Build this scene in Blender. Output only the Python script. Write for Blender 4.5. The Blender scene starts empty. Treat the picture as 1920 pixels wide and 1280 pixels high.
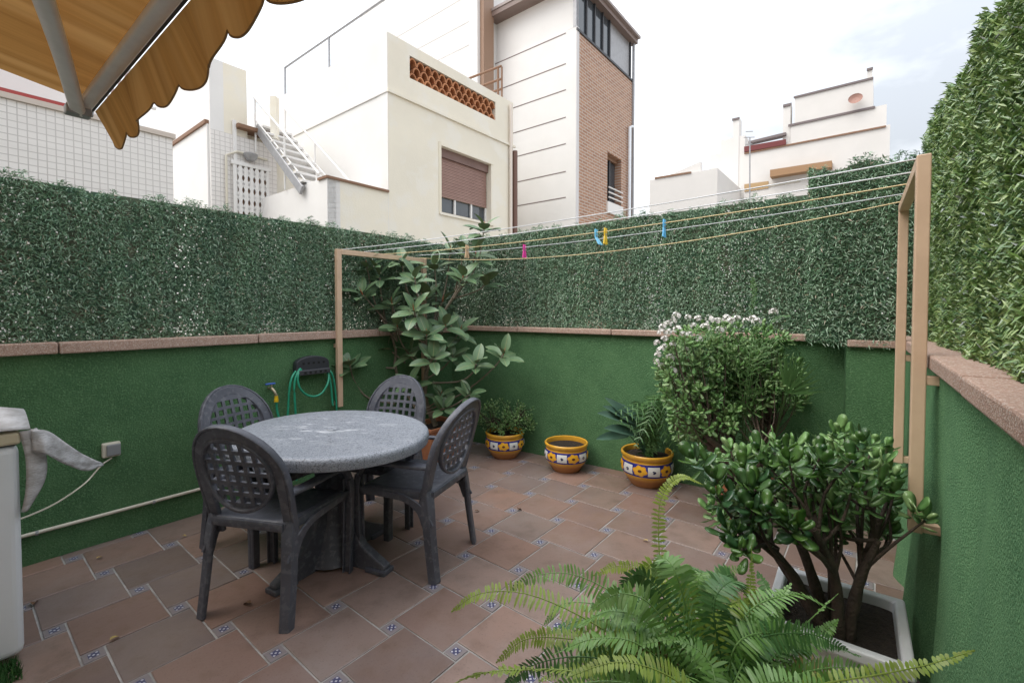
import bpy, bmesh, math, random
import numpy as np
from mathutils import Vector, Matrix, Quaternion
random.seed(7); RNG = np.random.default_rng(11)
S = bpy.context.scene; COL = S.collection
R_ = math.radians
# ------------------------------------------------------------------ camera
FPX, PCY, PITCH, EYE = 856.9, 602.38, 0.0273, 1.40
cd = bpy.data.cameras.new('camera'); cam = bpy.data.objects.new('camera', cd); COL.objects.link(cam)
cam.location = (0, 0, EYE); cam.rotation_euler = (math.pi/2 - PITCH, 0, 0)
cd.sensor_width = 36; cd.lens = 36*FPX/1920; cd.shift_y = (PCY-640)/1920
cd.clip_start = .02; cd.clip_end = 1500
S.camera = cam
CLOUD = 1.2
# ------------------------------------------------------------------ light
A_ANG, B_ANG = R_(51.6), R_(141.6)
A = Vector((math.cos(A_ANG), math.sin(A_ANG), 0)); B = Vector((math.cos(B_ANG), math.sin(B_ANG), 0))
NA = Vector((A.y, -A.x, 0)); NB = -A            # normals of faces running along A / along B, towards the viewer
SUN_EL = R_(56)
sh = (NB*.84 - NA*.50).normalized()
sdir = Vector((sh.x*math.cos(SUN_EL), sh.y*math.cos(SUN_EL), math.sin(SUN_EL)))
ld = bpy.data.lights.new('sun', 'SUN'); ld.energy = .68; ld.angle = R_(50); ld.color = (1, .95, .86)
sun = bpy.data.objects.new('sun', ld); COL.objects.link(sun)
sun.rotation_euler = sdir.to_track_quat('Z', 'Y').to_euler(); sun.location = (0, -5, 20)
w = bpy.data.worlds.new('World'); S.world = w; w.use_nodes = True
nt = w.node_tree; nt.nodes.clear()
def wn(t, **k):
    n = nt.nodes.new(t)
    for a, b in k.items(): setattr(n, a, b)
    return n
out = wn('ShaderNodeOutputWorld')
sky = wn('ShaderNodeTexSky', sky_type='NISHITA', sun_disc=False, sun_elevation=SUN_EL, sun_rotation=math.atan2(sh.x, sh.y), air_density=1.2, dust_density=2.0)
bg1 = wn('ShaderNodeBackground'); bg1.inputs[1].default_value = .15
bg2 = wn('ShaderNodeBackground'); bg2.inputs[1].default_value = 1
tc = wn('ShaderNodeTexCoord'); mp = wn('ShaderNodeMapping'); mp.inputs['Scale'].default_value = (1, 1, 2.2)
nz = wn('ShaderNodeTexNoise'); nz.inputs['Scale'].default_value = 2.3; nz.inputs['Detail'].default_value = 6; nz.inputs['Roughness'].default_value = .55
r1 = wn('ShaderNodeValToRGB'); r1.color_ramp.elements[0].position = .33; r1.color_ramp.elements[0].color = (.37, .385, .405, 1)
r1.color_ramp.elements[1].position = .66; r1.color_ramp.elements[1].color = (.82, .835, .85, 1)
mx = wn('ShaderNodeMixShader')
L = nt.links.new
L(tc.outputs['Generated'], mp.inputs[0]); L(mp.outputs[0], nz.inputs['Vector']); L(nz.outputs[0], r1.inputs[0])
sx = wn('ShaderNodeSeparateXYZ'); L(tc.outputs['Generated'], sx.inputs[0])
cl = wn('ShaderNodeMath', operation='MAXIMUM'); cl.inputs[1].default_value = 0; L(sx.outputs[2], cl.inputs[0])
zg = wn('ShaderNodeMath', operation='MULTIPLY_ADD'); zg.inputs[1].default_value = 2*.333*CLOUD; zg.inputs[2].default_value = .333*CLOUD; L(cl.outputs[0], zg.inputs[0]); L(zg.outputs[0], bg2.inputs[1])   # CIE overcast: (1 + 2 sin h) / 3
thin = wn('ShaderNodeMath', operation='MULTIPLY_ADD'); thin.inputs[1].default_value = -.22; thin.inputs[2].default_value = 1.0; L(cl.outputs[0], thin.inputs[0]); L(thin.outputs[0], mx.inputs[0])   # the veil of cloud looks thinner overhead
L(r1.outputs[0], bg2.inputs[0]); L(sky.outputs[0], bg1.inputs[0]); L(bg1.outputs[0], mx.inputs[1]); L(bg2.outputs[0], mx.inputs[2]); L(mx.outputs[0], out.inputs[0])
S.view_settings.view_transform = 'Standard'; S.view_settings.look = 'None'; S.view_settings.gamma = 1
S.view_settings.use_curve_mapping = False
S.view_settings.exposure = 1.68
S.render.engine = 'CYCLES'
S.cycles.use_denoising = True
S.cycles.max_bounces = 7; S.cycles.diffuse_bounces = 4; S.cycles.transparent_max_bounces = 6
# ------------------------------------------------------------------ measuring helpers (photo pixel + distance -> point of the place)
_cp, _sp = math.cos(PITCH), math.sin(PITCH)
def ray(u, v):
    x, y = (u-960)/FPX, (v-PCY)/FPX
    return Vector((x, _cp - _sp*y, -_sp - _cp*y))
O = Vector((0, 0, EYE))
def at(u, v, Y): d = ray(u, v); return O + d*(Y/d.y)
def atz(u, v, z=0.): d = ray(u, v); return O + d*((z-EYE)/d.z)
class Plane:                                       # a vertical plane through p along a direction
    def __init__(s, p, ang): s.p = Vector((p[0], p[1], 0)); s.d = Vector((math.cos(ang), math.sin(ang), 0)); s.n = Vector((s.d.y, -s.d.x, 0))
    def at(s, u, v, off=0.): d = ray(u, v); return O + d*(((s.p-O).dot(s.n)+off)/d.dot(s.n))
    def st(s, u, v): q = s.at(u, v); return ((q-s.p).dot(s.d), q.z)
    def P(s, t, z, off=0.): return Vector((s.p.x, s.p.y, 0)) + s.d*t + s.n*off + Vector((0, 0, z))
# ------------------------------------------------------------------ materials
def nmat(name):
    m = bpy.data.materials.new(name); m.use_nodes = True
    return m, m.node_tree, m.node_tree.nodes['Principled BSDF']
class NT:                                          # tiny node helper
    def __init__(s, nt): s.nt = nt
    def new(s, t, **k):
        n = s.nt.nodes.new(t)
        for a, b in k.items(): setattr(n, a, b)
        return n
    def put(s, sock, v):
        if hasattr(v, 'is_output') or isinstance(v, bpy.types.NodeSocket): s.nt.links.new(v, sock)
        else:
            try: sock.default_value = v
            except Exception: sock.default_value = (*v, 1) if len(v) == 3 else v
    def math(s, op, a, b=0., c=None):
        n = s.new('ShaderNodeMath', operation=op); s.put(n.inputs[0], a); s.put(n.inputs[1], b)
        if c is not None: s.put(n.inputs[2], c)
        return n.outputs[0]
    def mix(s, f, a, b, blend='MIX'):
        n = s.new('ShaderNodeMix', data_type='RGBA', blend_type=blend); s.put(n.inputs[0], f); s.put(n.inputs[6], a); s.put(n.inputs[7], b)
        return n.outputs[2]
    def pos(s): return s.new('ShaderNodeNewGeometry').outputs['Position']
    def obj(s): return s.new('ShaderNodeTexCoord').outputs['Object']
    def noise(s, vec, scale, detail=4, rough=.55):
        n = s.new('ShaderNodeTexNoise'); s.put(n.inputs['Vector'], vec); n.inputs['Scale'].default_value = scale; n.inputs['Detail'].default_value = detail; n.inputs['Roughness'].default_value = rough
        return n.outputs[0]
    def ramp(s, f, a, b, ca=(0, 0, 0), cb=(1, 1, 1)):
        n = s.new('ShaderNodeValToRGB'); s.put(n.inputs[0], f); e = n.color_ramp.elements
        e[0].position, e[1].position = a, b; e[0].color = (*ca, 1); e[1].color = (*cb, 1); return n.outputs[0]
    def scale(s, vec, sc):
        n = s.new('ShaderNodeMapping'); s.put(n.inputs[0], vec); n.inputs['Scale'].default_value = sc; return n.outputs[0]
    def sep(s, vec): n = s.new('ShaderNodeSeparateXYZ'); s.put(n.inputs[0], vec); return n.outputs
    def bump(s, h, st, d=.01):
        n = s.new('ShaderNodeBump'); s.put(n.inputs['Height'], h); n.inputs['Strength'].default_value = st; n.inputs['Distance'].default_value = d; return n.outputs[0]
def mat(name, c1, c2=None, scale=6., rough=.6, bump=0., bscale=80., bdist=.004, c3=None, s3=40., spec=.5, metal=0., stretch=None, obj_rnd=0., island=None, trans=0., coat=0., fleck=None):
    m, t, b = nmat(name); N = NT(t)
    c = (*c1, 1) if len(c1) == 3 else c1
    p = N.pos()
    if stretch: p = N.scale(p, stretch)
    col = c1
    if c2 is not None: col = N.mix(N.ramp(N.noise(p, scale, 6, .62), .36, .64), c1, c2)
    if c3 is not None: col = N.mix(N.ramp(N.noise(p, s3, 3), .52, .62), col, c3)
    if island is not None:
        r = N.new('ShaderNodeNewGeometry').outputs['Random Per Island']
        col = N.mix(N.ramp(r, .35, .95), col, island)
        if fleck is not None: col = N.mix(N.math('GREATER_THAN', r, .982), col, fleck)
    if obj_rnd:
        r = N.new('ShaderNodeObjectInfo').outputs['Random']
        v = N.math('MULTIPLY_ADD', r, obj_rnd*2, 1-obj_rnd)
        h = N.new('ShaderNodeHueSaturation'); N.put(h.inputs['Color'], col); N.put(h.inputs['Value'], v); col = h.outputs[0]
    N.put(b.inputs['Base Color'], col if not isinstance(col, tuple) else (*col, 1))
    b.inputs['Roughness'].default_value = rough; b.inputs['Metallic'].default_value = metal
    b.inputs['Specular IOR Level'].default_value = spec
    if coat: b.inputs['Coat Weight'].default_value = coat; b.inputs['Coat Roughness'].default_value = .15
    if bump: N.put(b.inputs['Normal'], N.bump(N.noise(p, bscale, 4), bump, bdist))
    if trans:
        o = t.nodes['Material Output']; tr = N.new('ShaderNodeBsdfTranslucent'); ms = N.new('ShaderNodeMixShader'); ms.inputs[0].default_value = trans
        N.put(tr.inputs[0], col if not isinstance(col, tuple) else (*col, 1))
        t.links.new(b.outputs[0], ms.inputs[1]); t.links.new(tr.outputs[0], ms.inputs[2]); t.links.new(ms.outputs[0], o.inputs[0])
    return m
# ------------------------------------------------------------------ mesh builder
class MB:
    def __init__(s): s.v = []; s.f = []
    def add(s, vs, fs): k = len(s.v); s.v += [tuple(x) for x in vs]; s.f += [tuple(i+k for i in f) for f in fs]; return s
    def quad(s, a, b, c, d): return s.add([a, b, c, d], [(0, 1, 2, 3)])
    def box(s, c, ax, ay, az):                     # centre and three half-axis vectors
        c, ax, ay, az = map(Vector, (c, ax, ay, az)); vs = [c+ax*i+ay*j+az*k for k in (-1, 1) for j in (-1, 1) for i in (-1, 1)]
        fs = [(0, 2, 3, 1), (4, 5, 7, 6), (0, 1, 5, 4), (2, 6, 7, 3), (0, 4, 6, 2), (1, 3, 7, 5)]
        if ax.cross(ay).dot(az) < 0: fs = [f[::-1] for f in fs]
        return s.add(vs, fs)
    def prism(s, pts, vec):                        # polygon (list of points) pushed along vec
        pts = [Vector(p) for p in pts]; vec = Vector(vec); n = len(pts)
        nn = sum(((pts[i]-pts[0]).cross(pts[i+1]-pts[0]) for i in range(1, n-1)), Vector())
        if nn.dot(vec) > 0: pts = pts[::-1]
        return s.add(pts+[p+vec for p in pts], [tuple(range(n)), tuple(range(2*n-1, n-1, -1))]+[(i, i+n, (i+1) % n+n, (i+1) % n) for i in range(n)])
    def sweep(s, path, prof, up=(0, 0, 1), caps=True, closed=False, ups=None):
        # prof(i) -> list of (side, up) offsets
        path = [Vector(p) for p in path]; n = len(path); rings = []
        for i, p in enumerate(path):
            a = path[(i-1) % n] if (closed or i) else path[0]; b = path[(i+1) % n] if (closed or i < n-1) else path[-1]
            t = (b-a).normalized(); u = Vector(ups[i] if ups else up); sd = t.cross(u)
            if sd.length < 1e-4: sd = t.cross(Vector((1, .1, 0)))
            sd.normalize(); uu = sd.cross(t)
            rings.append([p+sd*x+uu*y for x, y in prof(i)])
        m = len(rings[0]); vs = [q for r in rings for q in r]; fs = []
        for i in range(n if closed else n-1):
            j = (i+1) % n
            for k in range(m): fs.append((i*m+k, i*m+(k+1) % m, j*m+(k+1) % m, j*m+k))
        if caps and not closed: fs.append(tuple(range(m))[::-1]); fs.append(tuple((n-1)*m+k for k in range(m)))
        return s.add(vs, fs)
    def tube(s, path, r, seg=8, caps=True, closed=False):
        rr = (lambda i: r[i]) if isinstance(r, (list, tuple)) else (lambda i: r)
        cs = [(math.cos(2*math.pi*k/seg), math.sin(2*math.pi*k/seg)) for k in range(seg)]
        up = (0, 0, 1) if abs((Vector(path[-1])-Vector(path[0])).normalized().z) < .9 else (0, 1, .05)
        return s.sweep(path, lambda i: [(c*rr(i), d*rr(i)) for c, d in cs], up, caps, closed)
    def lathe(s, prof, c=(0, 0, 0), seg=32, sx=1., sy=1., rot=0.):
        c = Vector(c); n = len(prof); vs = []; cr, sr = math.cos(rot), math.sin(rot)
        for r, z in prof:
            for k in range(seg):
                a = 2*math.pi*k/seg; x, y = r*sx*math.cos(a), r*sy*math.sin(a); vs.append(c+Vector((x*cr-y*sr, x*sr+y*cr, z)))
        fs = [(i*seg+k, i*seg+(k+1) % seg, (i+1)*seg+(k+1) % seg, (i+1)*seg+k) for i in range(n-1) for k in range(seg)]
        return s.add(vs, fs)
    def grid(s, fn, nu, nv):
        vs = [fn(i/nu, j/nv) for j in range(nv+1) for i in range(nu+1)]; W = nu+1
        return s.add(vs, [(j*W+i, j*W+i+1, (j+1)*W+i+1, (j+1)*W+i) for j in range(nv) for i in range(nu)])
    def mesh(s, name, m=None, smooth=None):
        me = bpy.data.meshes.new(name); me.from_pydata(s.v, [], s.f)
        if m: me.materials.append(m)
        if smooth is not None:
            me.polygons.foreach_set('use_smooth', [True]*len(me.polygons)); me.set_sharp_from_angle(angle=R_(smooth))
        me.update(); return me
    def build(s, name, m, parent=None, smooth=None, bevel=0., solid=0., seg=2):
        return link(name, s.mesh(name, m, smooth), parent, bevel, solid, seg)
def rect(a, b, c=.3):                              # chamfered rectangle profile, half sizes a, b
    k = min(a, b)*c; return [(-a+k, -b), (a-k, -b), (a, -b+k), (a, b-k), (a-k, b), (-a+k, b), (-a, b-k), (-a, -b+k)]
def link(name, me, parent=None, bevel=0., solid=0., seg=2):
    o = bpy.data.objects.new(name, me); COL.objects.link(o)
    if parent:
        o.parent = parent
        if parent.get('world'): o.matrix_parent_inverse = Matrix.Translation(-parent.location)
    if solid: d = o.modifiers.new('solid', 'SOLIDIFY'); d.thickness = solid; d.offset = 0
    if bevel: d = o.modifiers.new('bevel', 'BEVEL'); d.width = bevel; d.segments = seg; d.limit_method = 'ANGLE'; d.angle_limit = R_(40)
    return o
def tag(o, label, cat, group=None):
    o['label'] = label; o['category'] = cat
    if group: o['group'] = group
    return o
def thing(name, label, cat, loc=(0, 0, 0), rz=0., group=None, world=True):
    o = bpy.data.objects.new(name, None); COL.objects.link(o); o.location = loc; o.rotation_euler = (0, 0, rz); o.empty_display_size = .1
    if world and rz == 0: o['world'] = True        # children of these are modelled in place coordinates
    return tag(o, label, cat, group)
def stuff(o): o['kind'] = 'stuff'; return o
def struct(o): o['kind'] = 'structure'; return o
def inst(me, name, parent, M):                     # a copy of a piece set with a matrix in place coordinates
    o = bpy.data.objects.new(name, me); COL.objects.link(o); o.parent = parent
    if parent.get('world'): o.matrix_parent_inverse = Matrix.Translation(-parent.location)
    o.matrix_basis = M; return o
def tri_mesh(name, V, T, m):                       # big triangle meshes from arrays
    me = bpy.data.meshes.new(name); V = np.asarray(V, np.float32); T = np.asarray(T, np.int32)
    me.vertices.add(len(V)); me.vertices.foreach_set('co', V.ravel()); me.loops.add(T.size); me.loops.foreach_set('vertex_index', T.ravel())
    me.polygons.add(len(T)); me.polygons.foreach_set('loop_start', np.arange(0, T.size, 3, dtype=np.int32))
    me.materials.append(m); me.update(calc_edges=True); me.validate(); return me
def frame(d, n, p, s=1.):                          # matrix: local +Y along d, +Z near n
    d = Vector(d).normalized(); n = Vector(n); x = d.cross(n)
    if x.length < 1e-4: x = d.cross(Vector((.3, .9, .2)))
    x.normalize(); n = x.cross(d); M = Matrix((x, d, n)).transposed().to_4x4()
    return Matrix.Translation(p) @ M @ Matrix.Diagonal((s, s, s, 1))
def rv(a, b): return random.uniform(a, b)
def curve(pts, n=20):                              # smooth curve through points (Catmull-Rom)
    pts = [Vector(p) for p in pts]; P = [pts[0]*2-pts[1]]+pts+[pts[-1]*2-pts[-2]]; o = []; m = len(pts)-1
    for k in range(n+1):
        x = k/n*m; i = min(int(x), m-1); t = x-i; a, b, c, d = P[i:i+4]
        o.append(.5*((2*b)+(c-a)*t+(2*a-5*b+4*c-d)*t*t+(3*b-a-3*c+d)*t**3))
    return o
Z = Vector((0, 0, 1))
# ------------------------------------------------------------------ palette
m_grout = mat('grout', (.43, .415, .40), (.26, .25, .24), 9, .9, .3, 150)
m_ground = mat('ground', (.34, .31, .27), (.27, .25, .22), .7, .95)
m_felt = mat('green_felt', (.105, .222, .102), (.080, .176, .082), 5.5, .95, 1., 130, .012, c3=(.140, .268, .132), s3=105, spec=.1)
m_felt_pale = mat('pale_green_felt', (.150, .310, .150), (.112, .245, .120), 5.5, .95, 1., 170, .010, c3=(.20, .375, .19), s3=150, spec=.1)
m_coping = mat('aggregate_stone', (.50, .34, .27), (.40, .265, .21), 30, .9, 1., 260, .006, c3=(.62, .52, .45), s3=170, spec=.2)
m_leaf_dark = mat('hedge_needle', (.070, .175, .095), (.185, .345, .195), 9, .34, island=(.36, .49, .34), spec=.8, fleck=(.60, .50, .38), stretch=(1, 1, .10))
m_leaf_bright = mat('bright_hedge_needle', (.175, .30, .07), (.085, .19, .08), 9, .34, island=(.34, .46, .17), spec=.85, fleck=(.46, .50, .50))
m_back = mat('screen_backing', (.10, .105, .065), (.05, .11, .07), 7, rough=.8)
m_back_b = mat('bright_screen_backing', (.06, .12, .03), None, rough=.8)
m_frame = mat('beige_metal', (.66, .47, .33), (.60, .42, .29), 8, .45, .05, 200, spec=.5)
m_plastic = mat('grey_resin', (.100, .106, .132), (.064, .068, .086), 3, .46, .25, 260, .002, c3=(.122, .127, .15), s3=34, spec=.5)
m_white = mat('white_render', (.77, .755, .735), (.72, .705, .685), .8, .9)
m_cream = mat('cream_render', (.80, .745, .625), (.75, .70, .59), 1.1, .95, .25, 40, .01, c3=(.78, .74, .65), s3=2.1)
m_trim = mat('brown_trim', (.22, .12, .07), None, rough=.7)
m_terra = mat('terracotta', (.42, .17, .08), (.34, .13, .065), 12, .8)
m_soil = mat('soil', (.045, .032, .024), (.02, .015, .012), 60, .95, 1., 120, .02)
m_bark = mat('bark', (.16, .11, .075), (.09, .062, .045), 30, .85, .7, 90, .01)
m_dark = mat('dark_metal', (.035, .037, .042), None, rough=.5)
m_grey = mat('grey_metal', (.36, .36, .37), (.30, .30, .31), 12, .42, metal=.3)
m_glass = mat('window_glass', (.05, .06, .07), None, rough=.08, spec=.8)
m_ivory = mat('ivory_plastic', (.62, .58, .48), None, rough=.4)
m_whitep = mat('white_enamel', (.76, .80, .84), (.73, .77, .81), 3, .28, spec=.5)
# ------------------------------------------------------------------ ground and the tiled floor
LW = Plane((-.650, 4.947), R_(51.3))                # left wall, its n points into the patio
BW = Plane((-.650, 4.947), R_(-33)); BW.n = -BW.n   # back wall
BW.n = Vector((-.5446, -.8387, 0))
def mk(p, ang, n):
    q = Plane(p, ang); q.n = Vector(n); return q
RW = mk((2.376, 2.759), R_(53.13), (-.8, .6, 0))    # right wall
gm = MB().quad((-400, -400, -.06), (400, -400, -.06), (400, 400, -.06), (-400, 400, -.06))
struct(gm.build('ground', m_ground))
fl = MB().prism([(-.65, 4.95, -.05), (2.49, 2.91, -.05), (.0, -2.6, -.05), (-5.7, -1.3, -.05)], (0, 0, .045))
floor = struct(fl.build('patio_floor', m_grout))
m, t, b = nmat('terracotta_floor_tile'); N = NT(t)
p = N.pos(); rnd = N.new('ShaderNodeObjectInfo').outputs['Random']
va = N.new('ShaderNodeVectorMath', operation='ADD'); N.put(va.inputs[0], p)
cx = N.new('ShaderNodeCombineXYZ'); N.put(cx.inputs[0], N.math('MULTIPLY', rnd, 37.)); N.put(cx.inputs[2], N.math('MULTIPLY', rnd, 91.)); t.links.new(cx.outputs[0], va.inputs[1])
pv = va.outputs[0]
c = N.mix(N.ramp(rnd, .1, .9), (.285, .178, .140), (.190, .130, .116))
c = N.mix(N.ramp(N.noise(pv, 4.5, 5, .6), .38, .66), c, (.235, .158, .130))
c = N.mix(N.math('MULTIPLY', N.ramp(N.noise(pv, 9, 6, .65), .5, .72), .55), c, (.150, .088, .062))
c = N.mix(N.math('MULTIPLY', N.ramp(N.noise(p, 2.1, 6, .6), .5, .75), .5), c, (.285, .235, .22))
c = N.mix(N.math('MULTIPLY', N.ramp(N.noise(pv, 130, 2, .5), .60, .70), .4), c, (.14, .085, .065))
hs_ = N.new('ShaderNodeHueSaturation'); N.put(hs_.inputs['Color'], c); N.put(hs_.inputs['Value'], N.math('MULTIPLY_ADD', N.math('FRACT', N.math('MULTIPLY', rnd, 7.31)), .26, .86)); N.put(hs_.inputs['Saturation'], N.math('MULTIPLY_ADD', N.math('FRACT', N.math('MULTIPLY', rnd, 13.7)), .34, .74)); c = hs_.outputs[0]
N.put(b.inputs['Base Color'], c)
N.put(b.inputs['Roughness'], N.math('MULTIPLY_ADD', N.noise(pv, 12, 4), .32, .20)); b.inputs['Specular IOR Level'].default_value = .55
N.put(b.inputs['Normal'], N.bump(N.math('ADD', N.noise(pv, 45, 4), N.math('MULTIPLY', N.noise(pv, 6, 2), 1.5)), .25, .004)); m_tile = m
m, t, b = nmat('printed_inset_tile'); N = NT(t)
ox, oy, oz = N.sep(N.obj())
# five small white crosses and diamonds on a blue ground, slate border
ax, ay = N.math('ABSOLUTE', ox), N.math('ABSOLUTE', oy)
def cells(k): return N.math('ABSOLUTE', N.math('SUBTRACT', N.math('FRACT', N.math('MULTIPLY_ADD', k, 1/.0112, .5)), .5))
dia = N.math('ADD', cells(ox), cells(oy)); chk = N.math('FRACT', N.math('MULTIPLY', N.math('ADD', N.math('ROUND', N.math('DIVIDE', ox, .0112)), N.math('ROUND', N.math('DIVIDE', oy, .0112))), .5))
white = N.math('MULTIPLY', N.math('LESS_THAN', dia, .52), N.math('LESS_THAN', chk, .25))
inner = N.math('LESS_THAN', N.math('MAXIMUM', ax, ay), .0178)
c = N.mix(N.noise(N.pos(), 60), (.215, .185, .195), (.27, .235, .235))
c2 = N.mix(white, (.06, .06, .14), (.52, .52, .56)); c = N.mix(inner, c, c2)
N.put(b.inputs['Base Color'], c); b.inputs['Roughness'].default_value = .3; m_inset = m
d1 = Vector((math.cos(R_(51.3)), math.sin(R_(51.3)), 0)); d2 = Vector((d1.y, -d1.x, 0))
a1, a2, bb = .3112, .3223, .078
def tile_mesh(name, h1, h2, th, m, ch):
    q = MB(); k = ch
    lo = [(-h1, -h2), (h1, -h2), (h1, h2), (-h1, h2)]; hi = [(x-math.copysign(k, x), y-math.copysign(k, y)) for x, y in lo]
    vs = [(x, y, -th) for x, y in lo]+[(x, y, -k*.6) for x, y in lo]+[(x, y, 0) for x, y in hi]
    fs = [(8, 9, 10, 11)]+[(i, (i+1) % 4, (i+1) % 4+4, i+4) for i in range(4)]+[(i+4, (i+1) % 4+4, (i+1) % 4+8, i+8) for i in range(4)]
    q.add(vs, fs); return q.mesh(name, m)
jt = .0085
tme = tile_mesh('floor_tile', (a1-jt)/2, (a2-jt)/2, .03, m_tile, .003); ime = tile_mesh('inset_tile', (bb-jt)/2, (bb-jt)/2, .03, m_inset, .002)
o0 = Vector((-.83, 2.117, 0)); e1 = Vector((.300, -.141, 0)); e2 = Vector((.133, .292, 0))
def inside(q, mg):
    return (q-LW.p).dot(LW.n) > mg and (q-BW.p).dot(BW.n) > mg and (q-RW.p).dot(RW.n) > mg and q.y > .55 and (q.dot(d1) > -.75)
Rt = Matrix((d1, -d2, Z)).transposed().to_4x4()
for i in range(-16, 18):
    for j in range(-12, 22):
        q = o0 + e1*i + e2*j
        for me, nm, c, mg in ((tme, 'floor_tile', q + d1*((a1-bb)/2) - d2*((a2+bb)/2), -.16), (ime, 'inset_tile', q, -.02)):
            if not inside(c, mg): continue
            pr = O; dd = c-O
            u = 960+FPX*dd.x/max(dd.y, .01)
            if u < -160 or u > 2080 or dd.y < .7: continue
            M = Matrix.Translation(c+Vector((0, 0, rv(-.0008, .0008)))) @ Matrix.Rotation(rv(-.006, .006), 4, 'Z') @ Rt @ Matrix.Rotation(random.choice((0, math.pi)), 4, 'Z')
            M = M @ Matrix.Rotation(rv(-.0025, .0025), 4, 'X')
            o = inst(me, nm, floor, M)
# ------------------------------------------------------------------ low walls covered with green felt, with stone coping
def wall(name, label, pl, t0, t1, zb, zt, over, m, n_st, depth=.22, bulge=0., ends=True, side=None):
    w = thing(name, label, 'wall', pl.P((t0+t1)/2, 0), 0, 'low green walls round the patio')
    q = MB()
    def fn(u, v):
        tt = t0+(t1-t0)*u; z = v*zb; off = 0.
        if bulge:
            off = bulge*((1-v)**1.5)*(.55+.45*math.sin(tt*9.5)+.25*math.sin(tt*23+1.3)) + .006*math.sin(tt*14+2*v) + .01*math.sin(tt*5+3*v)
        else: off = .003*math.sin(tt*7+z*3)*math.sin(z*5+1)
        return pl.P(tt, z, off)
    nu = max(4, int((t1-t0)*(22 if bulge else 7)))
    q.grid(fn, nu, 10)
    q.build('felt_cover', m, w, smooth=60)
    core = MB().box(pl.P((t0+t1)/2, zb/2, -depth/2-.004), pl.d*((t1-t0)/2-.002), pl.n*(depth/2-.012), Z*(zb/2-.001))
    core.build('wall_core', m, w)
    if side is not None:
        s = MB().quad(pl.P(side, 0, 0), pl.P(side, zb, 0), pl.P(side, zb, -depth), pl.P(side, 0, -depth)); s.build('felt_cover', m, w)
    L_ = (t1-t0)/n_st
    for k in range(n_st):
        c = pl.P(t0+L_*(k+.5), (zb+zt)/2+rv(-.0015, .0015), over-(depth+over*2)/2)
        MB().box(c, pl.d*(L_/2-.0035), pl.n*((depth+over*2)/2), Z*((zt-zb)/2)).build('coping_stone', m_coping, w, bevel=.007)
    return w
wall('patio_wall', 'long low green felt wall with pinkish coping along the left side of the patio', LW, -6.2, .10, 1.150, 1.214, .05, m_felt, 6)
wall('patio_wall', 'low green felt back wall behind the row of yellow pots', BW, -.10, 3.73, 1.175, 1.2225, .04, m_felt, 4)
wall('patio_wall', 'bright green felt wall with loose folds at the right edge of the picture', RW, -4.2, .05, 1.186, 1.237, .035, m_felt_pale, 4, bulge=.06)
PL = mk((2.137, 2.915), R_(-33), (-.5446, -.8387, 0))
wall('wall_pier', 'short green felt pier under the overhanging hedge panel beside the right clothes frame', PL, 0, .40, 1.160, 1.205, .03, m_felt, 1, depth=.185, side=0.)
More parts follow.
